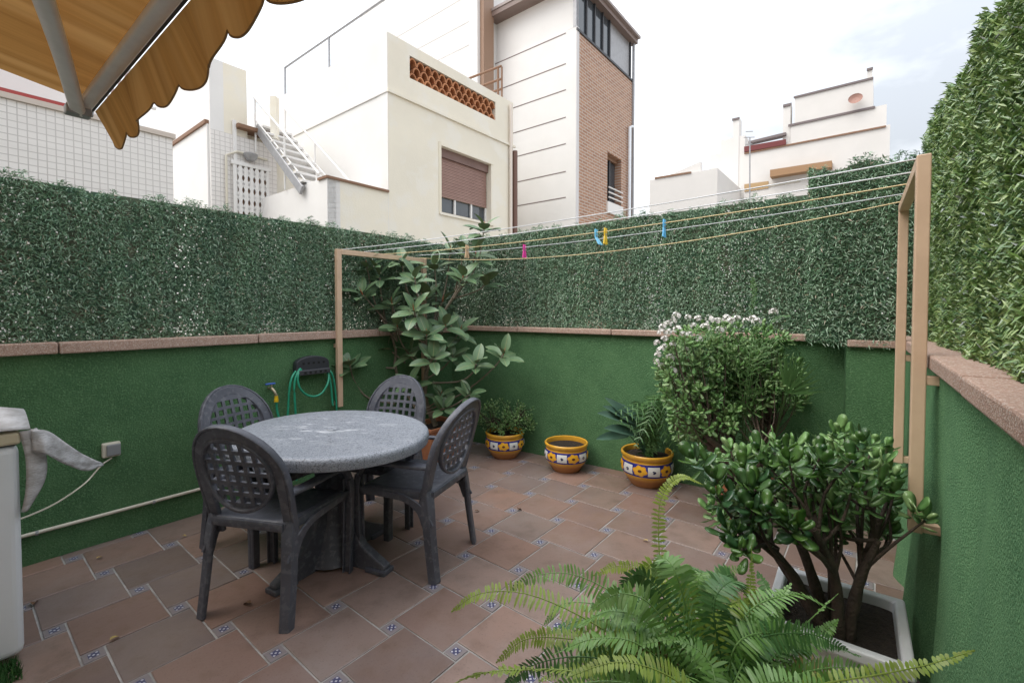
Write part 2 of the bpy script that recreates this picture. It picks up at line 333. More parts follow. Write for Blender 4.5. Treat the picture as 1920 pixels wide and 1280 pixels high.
# ------------------------------------------------------------------ artificial hedge screens
def hedge(label, pl, t0, t1, z0f, z1f, base, m, mb, dens, holes=.05, ln=(.04, .065), wd=.0032, lean=0., thin=False):
    h = thing('hedge_screen', label, 'hedge screen', pl.P((t0+t1)/2, z0f((t0+t1)/2)), 0, 'artificial hedge screens on the walls')
    Lh = t1-t0; hm = 1.08
    n = int(dens*Lh*hm)
    # strands: needles gather along vertical wires about 35 mm apart
    tt = t0+RNG.random(n)*Lh
    snap = np.round(tt/.034)*.034; tt = np.where(RNG.random(n) < .75, snap+RNG.normal(0, .0075, n), tt)
    zz0 = np.array([z0f(x) for x in np.linspace(t0, t1, 200)]); zz1 = np.array([z1f(x) for x in np.linspace(t0, t1, 200)])
    xs = np.linspace(t0, t1, 200); a = np.interp(tt, xs, zz0); bq = np.interp(tt, xs, zz1)
    if thin:
        gap = np.exp(-((np.mod(tt+.02*np.sin(tt*17), .26)-.13)/.020)**2); keep = RNG.random(n) > .62*gap
        tt, a, bq = tt[keep], a[keep], bq[keep]; n = len(tt)
    r = RNG.random(n); z = a+(bq-a)*r
    edge = .02*np.sin(tt*31)+.015*np.sin(tt*83)+.02*np.sin(tt*7.3)
    z = z+edge*r-.012
    top = np.clip((z-(bq-.05))/.05, 0, 1)
    off = base+RNG.normal(0, .0075, n)+.012*np.sin(tt*11)*np.sin(z*6)
    d = np.array(pl.d); nn = np.array(pl.n)
    o = np.array(pl.p)[None, :]+tt[:, None]*d+off[:, None]*nn; o[:, 2] = z
    ang = RNG.normal(math.pi/2, 1.15, n); k = np.where(RNG.random(n) < .3, -1, 1)
    out_ = .35+.65*RNG.random(n)
    up_k = np.where(k > 0, 1-.75*top, k)
    dv = np.cos(ang)[:, None]*d+np.sin(ang)[:, None]*up_k[:, None]*np.array([0, 0, 1.])+out_[:, None]*nn+lean*d
    dv /= np.linalg.norm(dv, axis=1)[:, None]
    ll = RNG.uniform(*ln, n)
    tmp = RNG.normal(0, 1, (n, 3))*.5+nn*.6+np.array([0, 0, .5]); sd = np.cross(dv, tmp); sd /= np.linalg.norm(sd, axis=1)[:, None]; up = np.cross(sd, dv)
    ww = wd*RNG.uniform(.8, 1.3, n)
    droop = np.array([0, 0, -1.])*(ll*.12)[:, None]
    mid = o+dv*(ll*.42)[:, None]; tip = o+dv*ll[:, None]+droop
    V = np.stack([o, mid-sd*ww[:, None]+up*(ww*.5)[:, None], tip, mid+sd*ww[:, None]+up*(ww*.5)[:, None]], 1).reshape(-1, 3)
    i = np.arange(n)*4; T = np.stack([i, i+1, i+2, i, i+2, i+3], 1).reshape(-1, 3)
    stuff(link('needle_foliage', tri_mesh('needle_foliage', V, T, m), h))
    # backing net with small gaps
    cs = .008; vs = []; ts = []; nx = int(Lh/cs); c0 = 0
    VV = []; TT = []
    for ix in range(nx):
        t_ = t0+ix*cs; za, zb_ = z0f(t_), z1f(t_)-.02; nz_ = int((zb_-za)/cs)
        band = .5+.5*math.sin(t_*9.3+1.1*math.sin(t_*3.1)); pr = holes*(.25+2.2*band**3)*np.where(np.arange(nz_)*cs < .10, 3.0, 1.0)
        run = 0; hs = RNG.random(nz_) < pr
        st = 0
        for iz in range(nz_+1):
            if iz == nz_ or hs[iz]:
                if iz > st:
                    VV += [pl.P(t_, za+st*cs, base-.012)[:], pl.P(t_+cs, za+st*cs, base-.012)[:], pl.P(t_+cs, za+iz*cs, base-.012)[:], pl.P(t_, za+iz*cs, base-.012)[:]]
                    TT += [(c0, c0+1, c0+2), (c0, c0+2, c0+3)]; c0 += 4
                st = iz+1
    stuff(link('backing_net', tri_mesh('backing_net', VV, TT, mb), h))
    return h
def lin(pl, pa, pb, off=0.):                        # height along a wall from two photo points
    qa, qb = pl.at(*pa, off), pl.at(*pb, off); ta, tb = (qa-pl.p).dot(pl.d), (qb-pl.p).dot(pl.d)
    return lambda t: qa.z+(qb.z-qa.z)*(t-ta)/(tb-ta)
hedge('long artificial hedge screen of dark needles on top of the left wall', LW, -4.6, .09, lambda t: 1.205, lin(LW, (0, 318), (770, 442), .03), -.03, m_leaf_dark, m_back, 20000, .022, (.020, .034), .0024, thin=True)
hedge('artificial hedge screen of dark needles along the top of the back wall', BW, -.07, 3.62, lambda t: 1.215, lin(BW, (900, 440), (1500, 356), .03), -.03, m_leaf_dark, m_back, 20000, .022, (.020, .034), .0024, thin=True)
hedge('narrow overlapping hedge panel standing proud above the pier at the right corner', PL, -.22, .46, lambda t: 1.185, lambda t: 2.33+.02*math.sin(t*20), .0, m_leaf_dark, m_back, 21000, .004, (.024, .040), .0026)
hedge('bright yellow green artificial hedge screen at the right edge of the picture', RW, -2.9, .04, lambda t: 1.235, lin(RW, (1722, 262), (1852, 10), -.05), -.085, m_leaf_bright, m_back_b, 20000, .008, (.024, .041), .0037)
# ------------------------------------------------------------------ neighbouring houses
def face(pl, pts, thick, name, m, root, off=0., **k):          # pts: photo points on the plane, pushed back by thick
    q = MB().prism([pl.at(u, v)+pl.n*off for u, v in pts], -pl.n*thick); return q.build(name, m, root, **k)
def slab(pl, t0, t1, z0, z1, off0, off1, name, m, root, **k):   # a box in plane coordinates
    q = MB().box(pl.P((t0+t1)/2, (z0+z1)/2, (off0+off1)/2), pl.d*(abs(t1-t0)/2), pl.n*(abs(off1-off0)/2), Z*(abs(z1-z0)/2)); return q.build(name, m, root, **k)
# --- cream house: A face with the shuttered window, white B face going away to the left
K = at(728, 300, 7.5); CA = mk(K, A_ANG, NA); CB = mk(K, B_ANG, NB)
cr = thing('cream_house', 'cream rendered house with shuttered window and terracotta vent strip', 'house', (K.x, K.y, 0))
ztop = CA.st(722, 57)[1]; zc = CA.st(728, 170)[1]; tR = CA.st(962, 300)[0]
wt0, wz1 = CA.st(827, 273); wt1 = CA.st(921, 300)[0]; wz0 = CA.st(827, 398)[1]
vt0, vz1 = CA.st(768, 104); vt1 = CA.st(929, 190)[0]; vz0 = CA.st(768, 146)[1]
# front wall built as pieces round the two openings
def wall_with_holes(pl, t0, t1, z0, z1, holes, thick, name, m, root):
    xs = sorted({t0, t1, *[h[0] for h in holes], *[h[1] for h in holes]}); q = MB()
    for a_, b_ in zip(xs, xs[1:]):
        zs = [z0]
        for h in sorted(holes, key=lambda h: h[2]):
            if h[0] <= a_ and h[1] >= b_: zs += [h[2], h[3]]
        zs.append(z1)
        for k in range(0, len(zs), 2):
            if zs[k+1] > zs[k]: q.box(pl.P((a_+b_)/2, (zs[k]+zs[k+1])/2, -thick/2), pl.d*((b_-a_)/2), pl.n*(thick/2), Z*((zs[k+1]-zs[k])/2))
    return q.build(name, m, root)
wall_with_holes(CA, 0, tR, 0, ztop, [(wt0, wt1, wz0, wz1), (vt0, vt1, vz0, vz1)], .25, 'front_wall', m_cream, cr)
slab(CB, .252, 7.0, 0, ztop, 0, -.25, 'side_wall', m_white, cr)
slab(CB, 0, .25, 0, ztop, .004, -.003, 'side_wall', m_white, cr)
slab(CA, tR-.25, tR, 0, ztop-.002, -.252, -6, 'side_wall', m_cream, cr)
slab(CA, .255, tR-.26, zc-.15, zc, -.26, -6, 'roof_terrace', m_white, cr)
slab(CA, -.02, tR+.05, zc-.025, zc+.02, .035, .001, 'cornice', m_cream, cr)
slab(CB, 0., 7.0, zc-.02, zc+.015, .02, .005, 'cornice', m_white, cr)
# window: frame, shutter of slats, panes
win = slab(CA, wt0, wt1, wz0, wz0+.05, -.14, -.16, 'window', m_trim, cr)
zsh = wz0+.27*(wz1-wz0)
slab(CA, wt0, wt1, wz1-.16, wz1, -.08, -.2, 'shutter_box', mat('shutter_brown', (.20, .125, .105), (.17, .10, .085), 4, .6), win)
q = MB(); ns = 24; hz = (wz1-.16-zsh)/ns
m_sh = mat('shutter_slat', (.33, .20, .165), (.29, .17, .14), 3, .55)
for k in range(ns): q.box(CA.P((wt0+wt1)/2, zsh+hz*(k+.5), -.13-.004*(k % 2)), CA.d*((wt1-wt0)/2-.02), CA.n*.012, Z*(hz/2-.003))
stuff(q.build('shutter_slats', m_sh, win))
slab(CA, wt0+.02, wt1-.02, wz0+.05, zsh, -.17, -.18, 'pane', m_glass, win)
for f in (.0, .33, .66, .97): slab(CA, wt0+(wt1-wt0)*f, wt0+(wt1-wt0)*f+.04, wz0+.05, zsh, -.13, -.165, 'mullion', m_white, win)
slab(CA, wt0-.05, wt1+.05, wz0-.045, wz0-.001, .03, -.2, 'sill', m_cream, win)
slab(CA, wt0-.06, wt0-.002, wz0-.04, wz1+.06, .012, -.01, 'surround', mat('pale_trim', (.74, .68, .55), None, rough=.8), win)
slab(CA, wt0-.002, wt1+.06, wz1+.002, wz1+.06, .012, -.01, 'surround', m_cream, win)
# vent strip of half-round terracotta tiles
vent = slab(CA, vt0, vt1, vz0, vz1, -.2, -.22, 'vent_opening', m_trim, cr)
rr_ = 3; cw = (vt1-vt0)/13; rh = (vz1-vz0)/rr_
q = MB(); arc = [(math.cos(math.pi*k/8), math.sin(math.pi*k/8)) for k in range(9)]
hw = cw/2
q2 = MB(); prof = []
for (c_, s_) in arc: prof.append((hw*c_, rh*.95*s_))
for (c_, s_) in arc[::-1]: prof.append(((hw-.022)*c_, (rh*.95-.026)*s_))
n9 = 9
vsf = [Vector((x, 0, z)) for x, z in prof]; vsb = [Vector((x, .14, z)) for x, z in prof]
fsx = []
for k in range(8): fsx += [(k, k+1, 16-k, 17-k), (18+k+1, 18+k, 18+17-k, 18+16-k), (k+1, k, 18+k, 19+k), (17-k, 16-k, 18+16-k, 18+17-k)]
q2.add(vsf+vsb, fsx); vme = q2.mesh('vent_tile', mat('vent_terracotta', (.50, .22, .10), (.40, .16, .07), 5, .8, obj_rnd=.15))
for r in range(rr_):
    for k in range(13-(r % 2)):
        c = CA.P(vt0+cw*(k+.5+.5*(r % 2)), vz0+rh*r, -.02)
        M = Matrix.Translation(c) @ Matrix((CA.d, -CA.n, Z)).transposed().to_4x4(); inst(vme, 'vent_tile', vent, M)
# pipe and gutter at the right end of the cream house
q = MB().tube([CA.P(tR-.02, 0, .07), CA.P(tR-.02, zc-.12, .07)], .055, 10); q.build('downpipe', mat('brown_pipe', (.15, .075, .055), None, rough=.5), cr, smooth=40)
q = MB().tube([CA.P(tR-.14, 0, .05), CA.P(tR-.14, ztop-.1, .05)], .035, 8); q.build('downpipe', mat('pale_pipe', (.70, .62, .55), None, rough=.5), cr, smooth=40)
# railing on the parapet of the white side
zr = CB.st(525, 98)[1]-CB.st(525, 157)[1]
for u in (608, 525):
    t_ = CB.st(u, 100)[0]; q = MB().tube([CB.P(t_, ztop, -.1), CB.P(t_, ztop+zr, -.1)], .022, 6); q.build('rail_post', m_grey, cr)
q = MB().tube([CB.P(-.3, ztop+zr, -.1), CB.P(CB.st(525, 98)[0], ztop+zr, -.1)], .02, 6); q.build('handrail', m_grey, cr)
# rear rail near the modern house
q = MB()
for k, h in enumerate((.0, -.28, -.5)):
    q.tube([at(880, 147, 10.8)+Vector((0, 0, h)), at(940, 124, 10.2)+Vector((0, 0, h))], .025, 6)
q.tube([at(934, 128, 10.25), at(934, 185, 10.25)], .025, 6); q.tube([at(941, 126, 10.2), at(941, 185, 10.2)], .02, 6)
tag(q.build('terrace_rail', m_trim), 'short brown metal terrace rail at the end of the cream roof', 'railing')
# --- low terrace block in front of the cream house (same wall line), with the stair
lt0 = CA.st(614, 345)[0]; lz0 = CA.st(614, 334)[1]; lz1 = lz0
lb = thing('terrace_block', 'low cream terrace wall with brown edge left of the cream house', 'wall', CA.P(lt0, 0))
slab(CA, lt0, -.004, 0, lz0, 0, -.2, 'terrace_wall', m_cream, lb)
slab(CA, lt0-.03, -.006, lz0, lz0+.035, .03, -.23, 'edge_tile', m_trim, lb)
LB = mk(CA.P(lt0, 0), B_ANG, NB)
slab(LB, .0, 3.6, 0, lz0+.02, .005, -.2, 'side_wall', m_white, lb)
slab(CA, lt0+.01, -.01, lz0-.14, lz0-.004, -.205, -3.4, 'terrace_floor', m_white, lb)
# --- tiled wall building on the far left, the tower with the gate
m, t, b = nmat('mosaic_tile'); N = NT(t)
ox = N.new('ShaderNodeVectorMath', operation='DOT_PRODUCT'); N.put(ox.inputs[0], N.pos()); ox.inputs[1].default_value = A[:]
zz = N.sep(N.pos())[2]
fx = N.math('FRACT', N.math('DIVIDE', ox.outputs['Value'], .075)); fz = N.math('FRACT', N.math('DIVIDE', zz, .075))
ln_ = N.math('MAXIMUM', N.math('LESS_THAN', fx, .13), N.math('LESS_THAN', fz, .13))
cb = N.mix(N.noise(N.scale(N.pos(), (1, 1, 6)), 1.6, 5), (.80, .77, .74), (.68, .65, .62)); cc = N.mix(N.noise(N.pos(), 1.3), (.42, .39, .37), (.62, .59, .56))
N.put(b.inputs['Base Color'], N.mix(ln_, cb, cc)); b.inputs['Roughness'].default_value = .5; m_mos = m
K2 = at(324, 300, 6.2); TA = mk(K2, A_ANG, NA)
tb = thing('tiled_house', 'house wall clad in small pale mosaic tiles on the far left behind the hedge', 'house', (K2.x, K2.y, 0))
tz = TA.st(322, 260)[1]
slab(TA, -5.2, 0, 0, tz, 0, -.25, 'tiled_wall', m_mos, tb)
slab(TA, -5.2, .03, tz, tz+.06, .03, -.28, 'wall_cap', mat('stone_cap', (.55, .48, .42), None, rough=.8), tb)
q0, q1 = TA.st(75, 190)[0], TA.st(150, 210)[0]
slab(TA, -5.2, q1, tz+.061, tz+.115, -.02, -.3, 'red_flashing', mat('red_paint', (.33, .045, .04), None, rough=.6), tb)
slab(TA, -5.2, q1+.25, tz+.12, tz+.55, -.6, -.8, 'parapet', m_white, tb)
zr0 = tz+.55
q = MB()
for k in range(60): q.box(TA.P(-4.6+k*.075, zr0+.24, -.7), TA.d*.016, TA.n*.01, Z*.2)
q.build('railing_pickets', mat('shaded_white_rail', (.52, .42, .42), None, rough=.6), tb)  # white pickets in pinkish grey, their shading put into the colour
slab(TA, -4.7, .0, zr0+.44, zr0+.48, -.67, -.73, 'railing_bar', m_white, tb); slab(TA, -4.7, .0, zr0+.02, zr0+.045, -.67, -.73, 'railing_bar', m_white, tb)
K3 = at(395, 300, 7.4); WA = mk(K3, A_ANG, NA); WB = mk(K3, B_ANG, NB)
tw = thing('stair_tower', 'white and cream stair tower with barred white gate behind the left hedge', 'tower', (K3.x, K3.y, 0))
tzt = WA.st(396, 108)[1]; tR2 = WA.st(463, 200)[0]; zlow = WA.st(430, 270)[1]
slab(WA, .003, tR2, 0, tzt, -.003, -1.2, 'tower_wall', m_cream, tw)
slab(WB, 0, 3.6, 0, tzt, 0, -.2, 'tower_side', m_white, tw)
zb_ = WB.st(390, 230)[1]
slab(WB, .05, 3.6, zb_-.03, zb_+.03, .06, .001, 'edge_trim', m_trim, tw)
slab(WB, .05, 3.6, 0, zb_-.031, .03, .002, 'lower_side', m_white, tw)
tR3 = WA.st(560, 330)[0]; zl = WA.st(463, 236)[1]
slab(WA, tR2+.003, tR3, 0, zl, -.15, -1.2, 'rear_wall', m_cream, tw)
slab(WA, .004, tR3-.4, 0, WA.st(397, 232)[1]*.98, .012, -.002, 'tiled_front', m_mos, tw)
slab(WA, .32, .37, 0, tzt-.9, .05, .013, 'corner_strip', m_white, tw)
gt0, gz1 = WA.st(437, 309); gt1 = WA.st(499, 320)[0]
gate = slab(WA, gt0, gt1, 0, gz1, .02, .013, 'gate', m_trim, tw)
q = MB(); nb = 6; cw = (gt1-gt0)/nb
for k in range(nb+1): q.box(WA.P(gt0+cw*k, gz1/2, .05), WA.d*.022, WA.n*.015, Z*(gz1/2))
for r in range(12):
    z_ = gz1-.10-r*.2
    for k in range(nb):
        c = WA.P(gt0+cw*(k+.5), z_, .05)
        for sg in (1, -1):
            dv = (WA.d*(cw*.5)+Z*(.1*sg)); q.box(c, dv, WA.n*.008, (WA.n.cross(dv)).normalized()*.016)
q.box(WA.P((gt0+gt1)/2, gz1+.03, .05), WA.d*((gt1-gt0)/2+.05), WA.n*.025, Z*.03)
q.build('scissor_grille', m_white, gate)
lp = WA.at(470, 292, .1)
q = MB().lathe([(0, -.09), (.06, -.08), (.10, -.03), (.11, .02), (.05, .05), (0, .06)], lp, 12); q.build('wall_lamp', m_grey, tw, smooth=40)
q = MB().tube([WA.P(gt0-.12, 0, .05), WA.P(gt0-.12, gz1+.12, .05), WA.P(gt0+.05, gz1+.22, .05), WA.P(gt1, gz1+.2, .05)], .02, 6); q.build('conduit', m_ivory, tw)
# --- white outside stair
st = thing('metal_stair', 'white metal outside stair with open treads beside the stair tower', 'stair', at(540, 350, 7.4)*1)
st.location.z = 2.6
p0, p1 = at(482, 240, 7.9), at(566, 357, 7.0)
sdv = (p1-p0); hd = Vector((sdv.x, sdv.y, 0)).normalized(); wv = Vector((hd.y, -hd.x, 0))*.32
for s_ in (0, 1):
    q = MB().sweep([p0+wv*s_*-1.6, p1+wv*s_*-1.6], lambda i: rect(.02, .07), Z); q.build('stringer', m_white if s_ else m_grey, st)
for k in range(8):
    c = p0+sdv*((k+.5)/8)-wv*.8+Vector((0, 0, .07)); MB().box(c, wv*.8, hd*.11, Z*.016).build('tread', m_white, st)
for s_ in (0, 1):
    off = -wv*1.6*s_
    a_, b_ = at(476, 183, 7.9)+off, at(598, 326, 6.9)+off
    MB().tube([a_, b_], .018, 6).build('handrail', m_white, st); MB().tube([a_-Z*.35, b_-Z*.35], .012, 6).build('handrail', m_white, st)
    for f in (.02, .5, .97):
        c = a_+(b_-a_)*f; MB().tube([c, c-Z*.9], .016, 6).build('stair_post', m_white, st)
MB().box(at(480, 255, 8.1), WA.d*.4, WA.n*.3, Z*.03).build('landing', m_trim, st)
MB().box(at(515, 222, 7.8), Vector((.05, 0, 0)), Vector((0, .05, 0)), Z*.35).build('newel_post', m_cream, st)
# --- white house behind the cream one
K5 = at(895, 60, 12.0); VB = mk(K5, B_ANG, NB)
wh = thing('white_house', 'tall white house rising behind the roof of the cream house', 'house', (K5.x, K5.y, 0))
slab(VB, 0, 5.2, 0, 13.5, 0, -6, 'wall', m_white, wh)
for k, v in enumerate((84, 40, -10)):
    z_ = VB.st(880, v)[1]; slab(VB, .3, 5.0, z_-.01, z_+.01, .006, .001, 'wall_joint', mat('joint_grey', (.60, .58, .56), None), wh)
slab(VB, -.13, -.004, 0, 12.2, -.1, -.5, 'brick_edge', mat('brown_edge', (.30, .19, .13), None), wh)
# --- modern house: white panelled B face, brick A face, glazed gallery on top
K4 = at(1080, 300, 11.0); MA = mk(K4, A_ANG, NA); MBp = mk(K4, B_ANG, NB)
mh = thing('modern_house', 'modern house with white panelled side, brick flank and glazed top gallery', 'house', (K4.x, K4.y, 0))
bz = MA.st(1081, 57)[1]; bt1 = MA.st(1184, 300)[0]
m, t, b = nmat('small_brick'); N = NT(t)
ox = N.new('ShaderNodeVectorMath', operation='DOT_PRODUCT'); N.put(ox.inputs[0], N.pos()); ox.inputs[1].default_value = A[:]
cmb = N.new('ShaderNodeCombineXYZ'); N.put(cmb.inputs[0], ox.outputs['Value']); N.put(cmb.inputs[1], N.sep(N.pos())[2])
br = N.new('ShaderNodeTexBrick'); N.put(br.inputs['Vector'], cmb.outputs[0]); br.inputs['Scale'].default_value = 1; br.inputs['Brick Width'].default_value = .25; br.inputs['Row Height'].default_value = .075; br.inputs['Mortar Size'].default_value = .011
br.inputs['Color1'].default_value = (.42, .235, .15, 1); br.inputs['Color2'].default_value = (.32, .17, .11, 1); br.inputs['Mortar'].default_value = (.50, .43, .37, 1)
N.put(b.inputs['Base Color'], br.outputs[0]); b.inputs['Roughness'].default_value = .85; N.put(b.inputs['Normal'], N.bump(br.outputs['Fac'], -.6, .01)); m_brick = m
bw0, bwz1 = MA.st(1139, 285); bw1 = MA.st(1165, 300)[0]; bwz0 = MA.st(1139, 378)[1]
wall_with_holes(MA, .12, bt1, 0, bz, [(bw0, bw1, bwz0, bwz1)], .25, 'brick_wall', m_brick, mh)
slab(MA, 0, .118, 0, bz+.1, .012, -.25, 'corner_panel', mat('panel_grey', (.62, .60, .60), None, rough=.6), mh)
slab(MBp, .008, 4.3, 0, bz+.08, .003, -.28, 'side_wall', m_white, mh)
gl = slab(MA, bw0, bw1, bwz0, bwz1, -.2, -.23, 'window', m_glass, mh)
slab(MA, bw0, bw0+.06, bwz0, bwz1, -.14, -.195, 'window_frame', m_dark, gl); slab(MA, (bw0+bw1)/2-.03, (bw0+bw1)/2+.03, bwz0, bwz1, -.14, -.195, 'window_frame', m_dark, gl)
slab(MA, bw0+.06, bw1, bwz1-.1, bwz1, -.12, -.195, 'shutter_box', m_trim, gl)
for k in range(3): slab(MA, bw0, bw1, bwz0+.1+k*.13, bwz0+.13+k*.13, .06, .03, 'balcony_bar', m_white, gl)
slab(MA, bw0-.04, bw1+.04, bwz0-.3, bwz0-.003, .05, -.1, 'sill', m_white, gl)
m_joint = mat('panel_joint', (.20, .16, .15), None, rough=.8)
for (u, v) in ((965, 202), (966, 249), (976, 292), (977, 340), (977, 385), (945, 165), (948, 112)):
    t_, z_ = MBp.st(u, v); t2 = MBp.st(1061, v)[0]
    slab(MBp, t2, t_+1.2, z_-.012, z_+.012, .008, .004, 'panel_joint', m_joint, mh)
# gallery
gz0 = bz+.02; gzt = MA.st(1180, 95)[1]-.1
g_end = bt1
zt_ = max(gzt, bz+1.1)
slab(MA, -.0, g_end, bz+.002, bz+.06, .03, -.25, 'gallery_sill', m_dark, mh)
for t0_, t1_, mm in ((.12, .5, m_glass), (.56, .92, m_glass), (.98, 1.35, m_glass), (1.41, 1.75, m_glass), (1.85, g_end-.1, m_grey)):
    pn = slab(MA, t0_, t1_, bz+.06, zt_, -.05, -.07, 'gallery_pane', mm, mh)
    slab(MA, t1_+.002, t1_+.055, bz+.062, zt_, -.01, -.09, 'gallery_post', m_dark, mh)
slab(MA, 0, .11, bz+.062, zt_, -.01, -.09, 'gallery_post', m_grey, mh)
slab(MA, -.3, g_end+.12, zt_, zt_+.13, .12, -3.6, 'eave', mat('eave_brown', (.20, .145, .125), None, rough=.5), mh)
slab(MA, -.32, g_end+.14, zt_+.131, zt_+.2, .2, -3.7, 'gutter', mat('gutter_grey', (.30, .25, .235), None, rough=.4), mh)
slab(MBp, .01, 3.2, bz+.082, zt_-.002, -.04, -.1, 'gallery_side', m_white, mh)
tb0 = MBp.st(908, 80)[0]
slab(MBp, 3.22, 3.32, bz-.5, zt_-.002, .0, -.12, 'corner_post', m_dark, mh)
slab(MBp, 3.34, 3.55, bz-.5, zt_-.002, -.05, -.2, 'corner_post', m_whitep, mh)
q = MB().tube([MA.P(bt1-.3, 0, .08), MA.P(bt1-.3, MA.st(1177, 240)[1], .08), MA.P(bt1-.12, MA.st(1177, 236)[1], .08)], .045, 8); q.build('downpipe', m_whitep, mh, smooth=50)
q = MB().tube([MA.P(bt1+.03, 0, .03), MA.P(bt1+.03, zt_, .03)], .04, 8); q.build('downpipe', m_grey, mh, smooth=50)
# --- far white terraces on the right
fw = thing('terraced_house', 'distant white stepped house with roof terraces, dish and aerial on the right', 'house', at(1530, 579, 24))
FY = 24.
FB = mk(at(1400, 300, FY), B_ANG, NB)
m_far = mat('far_cream', (.68, .655, .63), (.63, .61, .585), .5, .9)
def fblock(name, ul, ur, vl, zbot, dep, off, m=None):
    m = m or m_far
    tl = FB.st(ul, vl); t2 = FB.st(ur, vl)[0]; return slab(FB, min(tl[0], t2), max(tl[0], t2), zbot, tl[1], off, off-dep, name, m, fw), tl[1]
b1, zA = fblock('terrace_wall', 1396, 1668, 286, 0, 8, 0)
b2, zB = fblock('terrace_wall', 1482, 1662, 234, 0, 6, -.03)
b3, zC = fblock('terrace_wall', 1490, 1637, 180, 0, 4, -.06)
m_line = mat('slate_edge', (.16, .13, .13), None, rough=.7)
def fline(ul, ur, v, off, h=.07, m=m_line):
    tl, z_ = FB.st(ul, v); t2 = FB.st(ur, v)[0]; slab(FB, min(tl, t2), max(tl, t2), z_-h, z_, off+.06, off+.004, 'edge_line', m, fw)
fline(1396, 1660, 287, .01, .07, m_trim); fline(1478, 1640, 234, -.03, .1); fline(1488, 1637, 181, -.06, .09)
fblock('chimney', 1468, 1482, 195, 0, .6, -.09); fblock('chimney', 1626, 1636, 128, 0, .5, -.1); fblock('chimney', 1373, 1385, 222, 0, .6, -.12)
fline(1468, 1484, 196, -.09, .12); fline(1625, 1637, 128, -.1, .1); fline(1372, 1386, 222, -.12, .1)
fblock('roof_block', 1350, 1396, 262, 0, 3, -.15); fblock('roof_block', 1330, 1372, 290, 0, 3, -.18)
m_aw = mat('maroon_awning', (.16, .045, .045), None, rough=.9)
face(FB, [(1396, 276), (1396, 286), (1474, 272), (1474, 262)], .1, 'shop_awning', m_aw, fw, .1)
face(FB, [(1404, 266), (1404, 270), (1474, 254), (1474, 249)], .4, 'tile_ridge', m_line, fw, .1)
m_or = mat('ochre_shade', (.33, .20, .11), None, rough=.9)
face(FB, [(1447, 323), (1447, 336), (1561, 318), (1561, 306)], .5, 'window_awning', m_or, fw, .5)
face(FB, [(1396, 346), (1396, 360), (1441, 353), (1441, 340)], .04, 'window', mat('tan_window', (.42, .28, .14), None), fw, .05)
face(FB, [(1440, 346), (1440, 351), (1500, 341), (1500, 336)], .04, 'window', mat('pale_window', (.55, .50, .42), None), fw, .05)
pd = FB.at(1604, 188, .2)
q = MB().lathe([(0, 0), (.14, .02), (.24, .08), (.27, .12)], (0, 0, 0), 16); dme = q.mesh('dish', mat('rusty_dish', (.34, .19, .15), None, rough=.6))
inst(dme, 'satellite_dish', fw, Matrix.Translation(pd) @ (NB+Z*.4).to_track_quat('Z', 'Y').to_matrix().to_4x4())
am = thing('aerial_mast', 'thin tall aerial mast in front of the distant white terraces', 'aerial', at(1408, 380, 20))
a0, a1_ = at(1407, 372, 20), at(1406, 258, 20)
MB().tube([a0-Z*2, a1_], .03, 6).build('mast', m_grey, am)
for f, l_ in ((0, .5), (.25, .35), (-.3, .3)): MB().tube([a1_+Vector((-l_/2, 0, f)), a1_+Vector((l_/2, .1, f+.05))], .02, 5).build('aerial_rod', m_grey, am)
lw_ = thing('white_bungalow', 'small distant white house with pitched edge right of the brick flank', 'house', at(1270, 579, 22))
LBp = mk(at(1260, 330, 22), B_ANG, NB)
tl, z_ = LBp.st(1218, 338); t2 = LBp.st(1345, 338)[0]
slab(LBp, min(tl, t2), max(tl, t2), 0, z_, 0, -5, 'wall', m_far, lw_)
face(LBp, [(1222, 338), (1310, 322), (1310, 300)], .3, 'gable', m_far, lw_, -.3)
face(LBp, [(1228, 333), (1228, 336), (1296, 325), (1296, 322)], .1, 'roof_edge', m_trim, lw_, .05)
# --- the house behind the viewer that the awning hangs from
HB = mk((-1.18, -1.49), B_ANG, A)
hs = thing('own_house', 'plain house wall behind the viewer that carries the awning', 'house', HB.P(0, 0))
slab(HB, -7.5, 9, -.05, 4.4, 0, -.3, 'wall', mat('house_cream', (.62, .56, .46), None, rough=.9), hs)
slab(HB, -7.5, 9, 4.405, 4.55, .05, -6, 'roof', m_terra, hs)
# ------------------------------------------------------------------ awning
m, t, b = nmat('awning_cloth'); N = NT(t)
p = N.pos(); da = N.new('ShaderNodeVectorMath', operation='DOT_PRODUCT'); N.put(da.inputs[0], p); da.inputs[1].default_value = B[:]
db = N.new('ShaderNodeVectorMath', operation='DOT_PRODUCT'); N.put(db.inputs[0], p); db.inputs[1].default_value = A[:]
cm = N.new('ShaderNodeCombineXYZ'); N.put(cm.inputs[0], N.math('MULTIPLY', da.outputs['Value'], 26.)); N.put(cm.inputs[1], N.math('MULTIPLY', db.outputs['Value'], 1.2)); N.put(cm.inputs[2], N.math('MULTIPLY', N.sep(p)[2], .6))
f1 = N.noise(cm.outputs[0], 1.0, 6, .65)
c = N.mix(N.ramp(f1, .3, .7), (.58, .30, .09), (.38, .185, .055)); c = N.mix(N.ramp(N.noise(cm.outputs[0], .35, 3), .45, .7), c, (.64, .36, .13))
N.put(b.inputs['Base Color'], c); b.inputs['Roughness'].default_value = .95; b.inputs['Specular IOR Level'].default_value = .1
tr = N.new('ShaderNodeBsdfTranslucent'); N.put(tr.inputs[0], c); ms = N.new('ShaderNodeMixShader'); ms.inputs[0].default_value = .14
t.links.new(b.outputs[0], ms.inputs[1]); t.links.new(tr.outputs[0], ms.inputs[2]); t.links.new(ms.outputs[0], t.nodes['Material Output'].inputs[0]); m_awn = m
aw = thing('awning', 'orange scalloped awning with grey arm at the top left', 'awning', (-1.8, 1.9, 2.2))
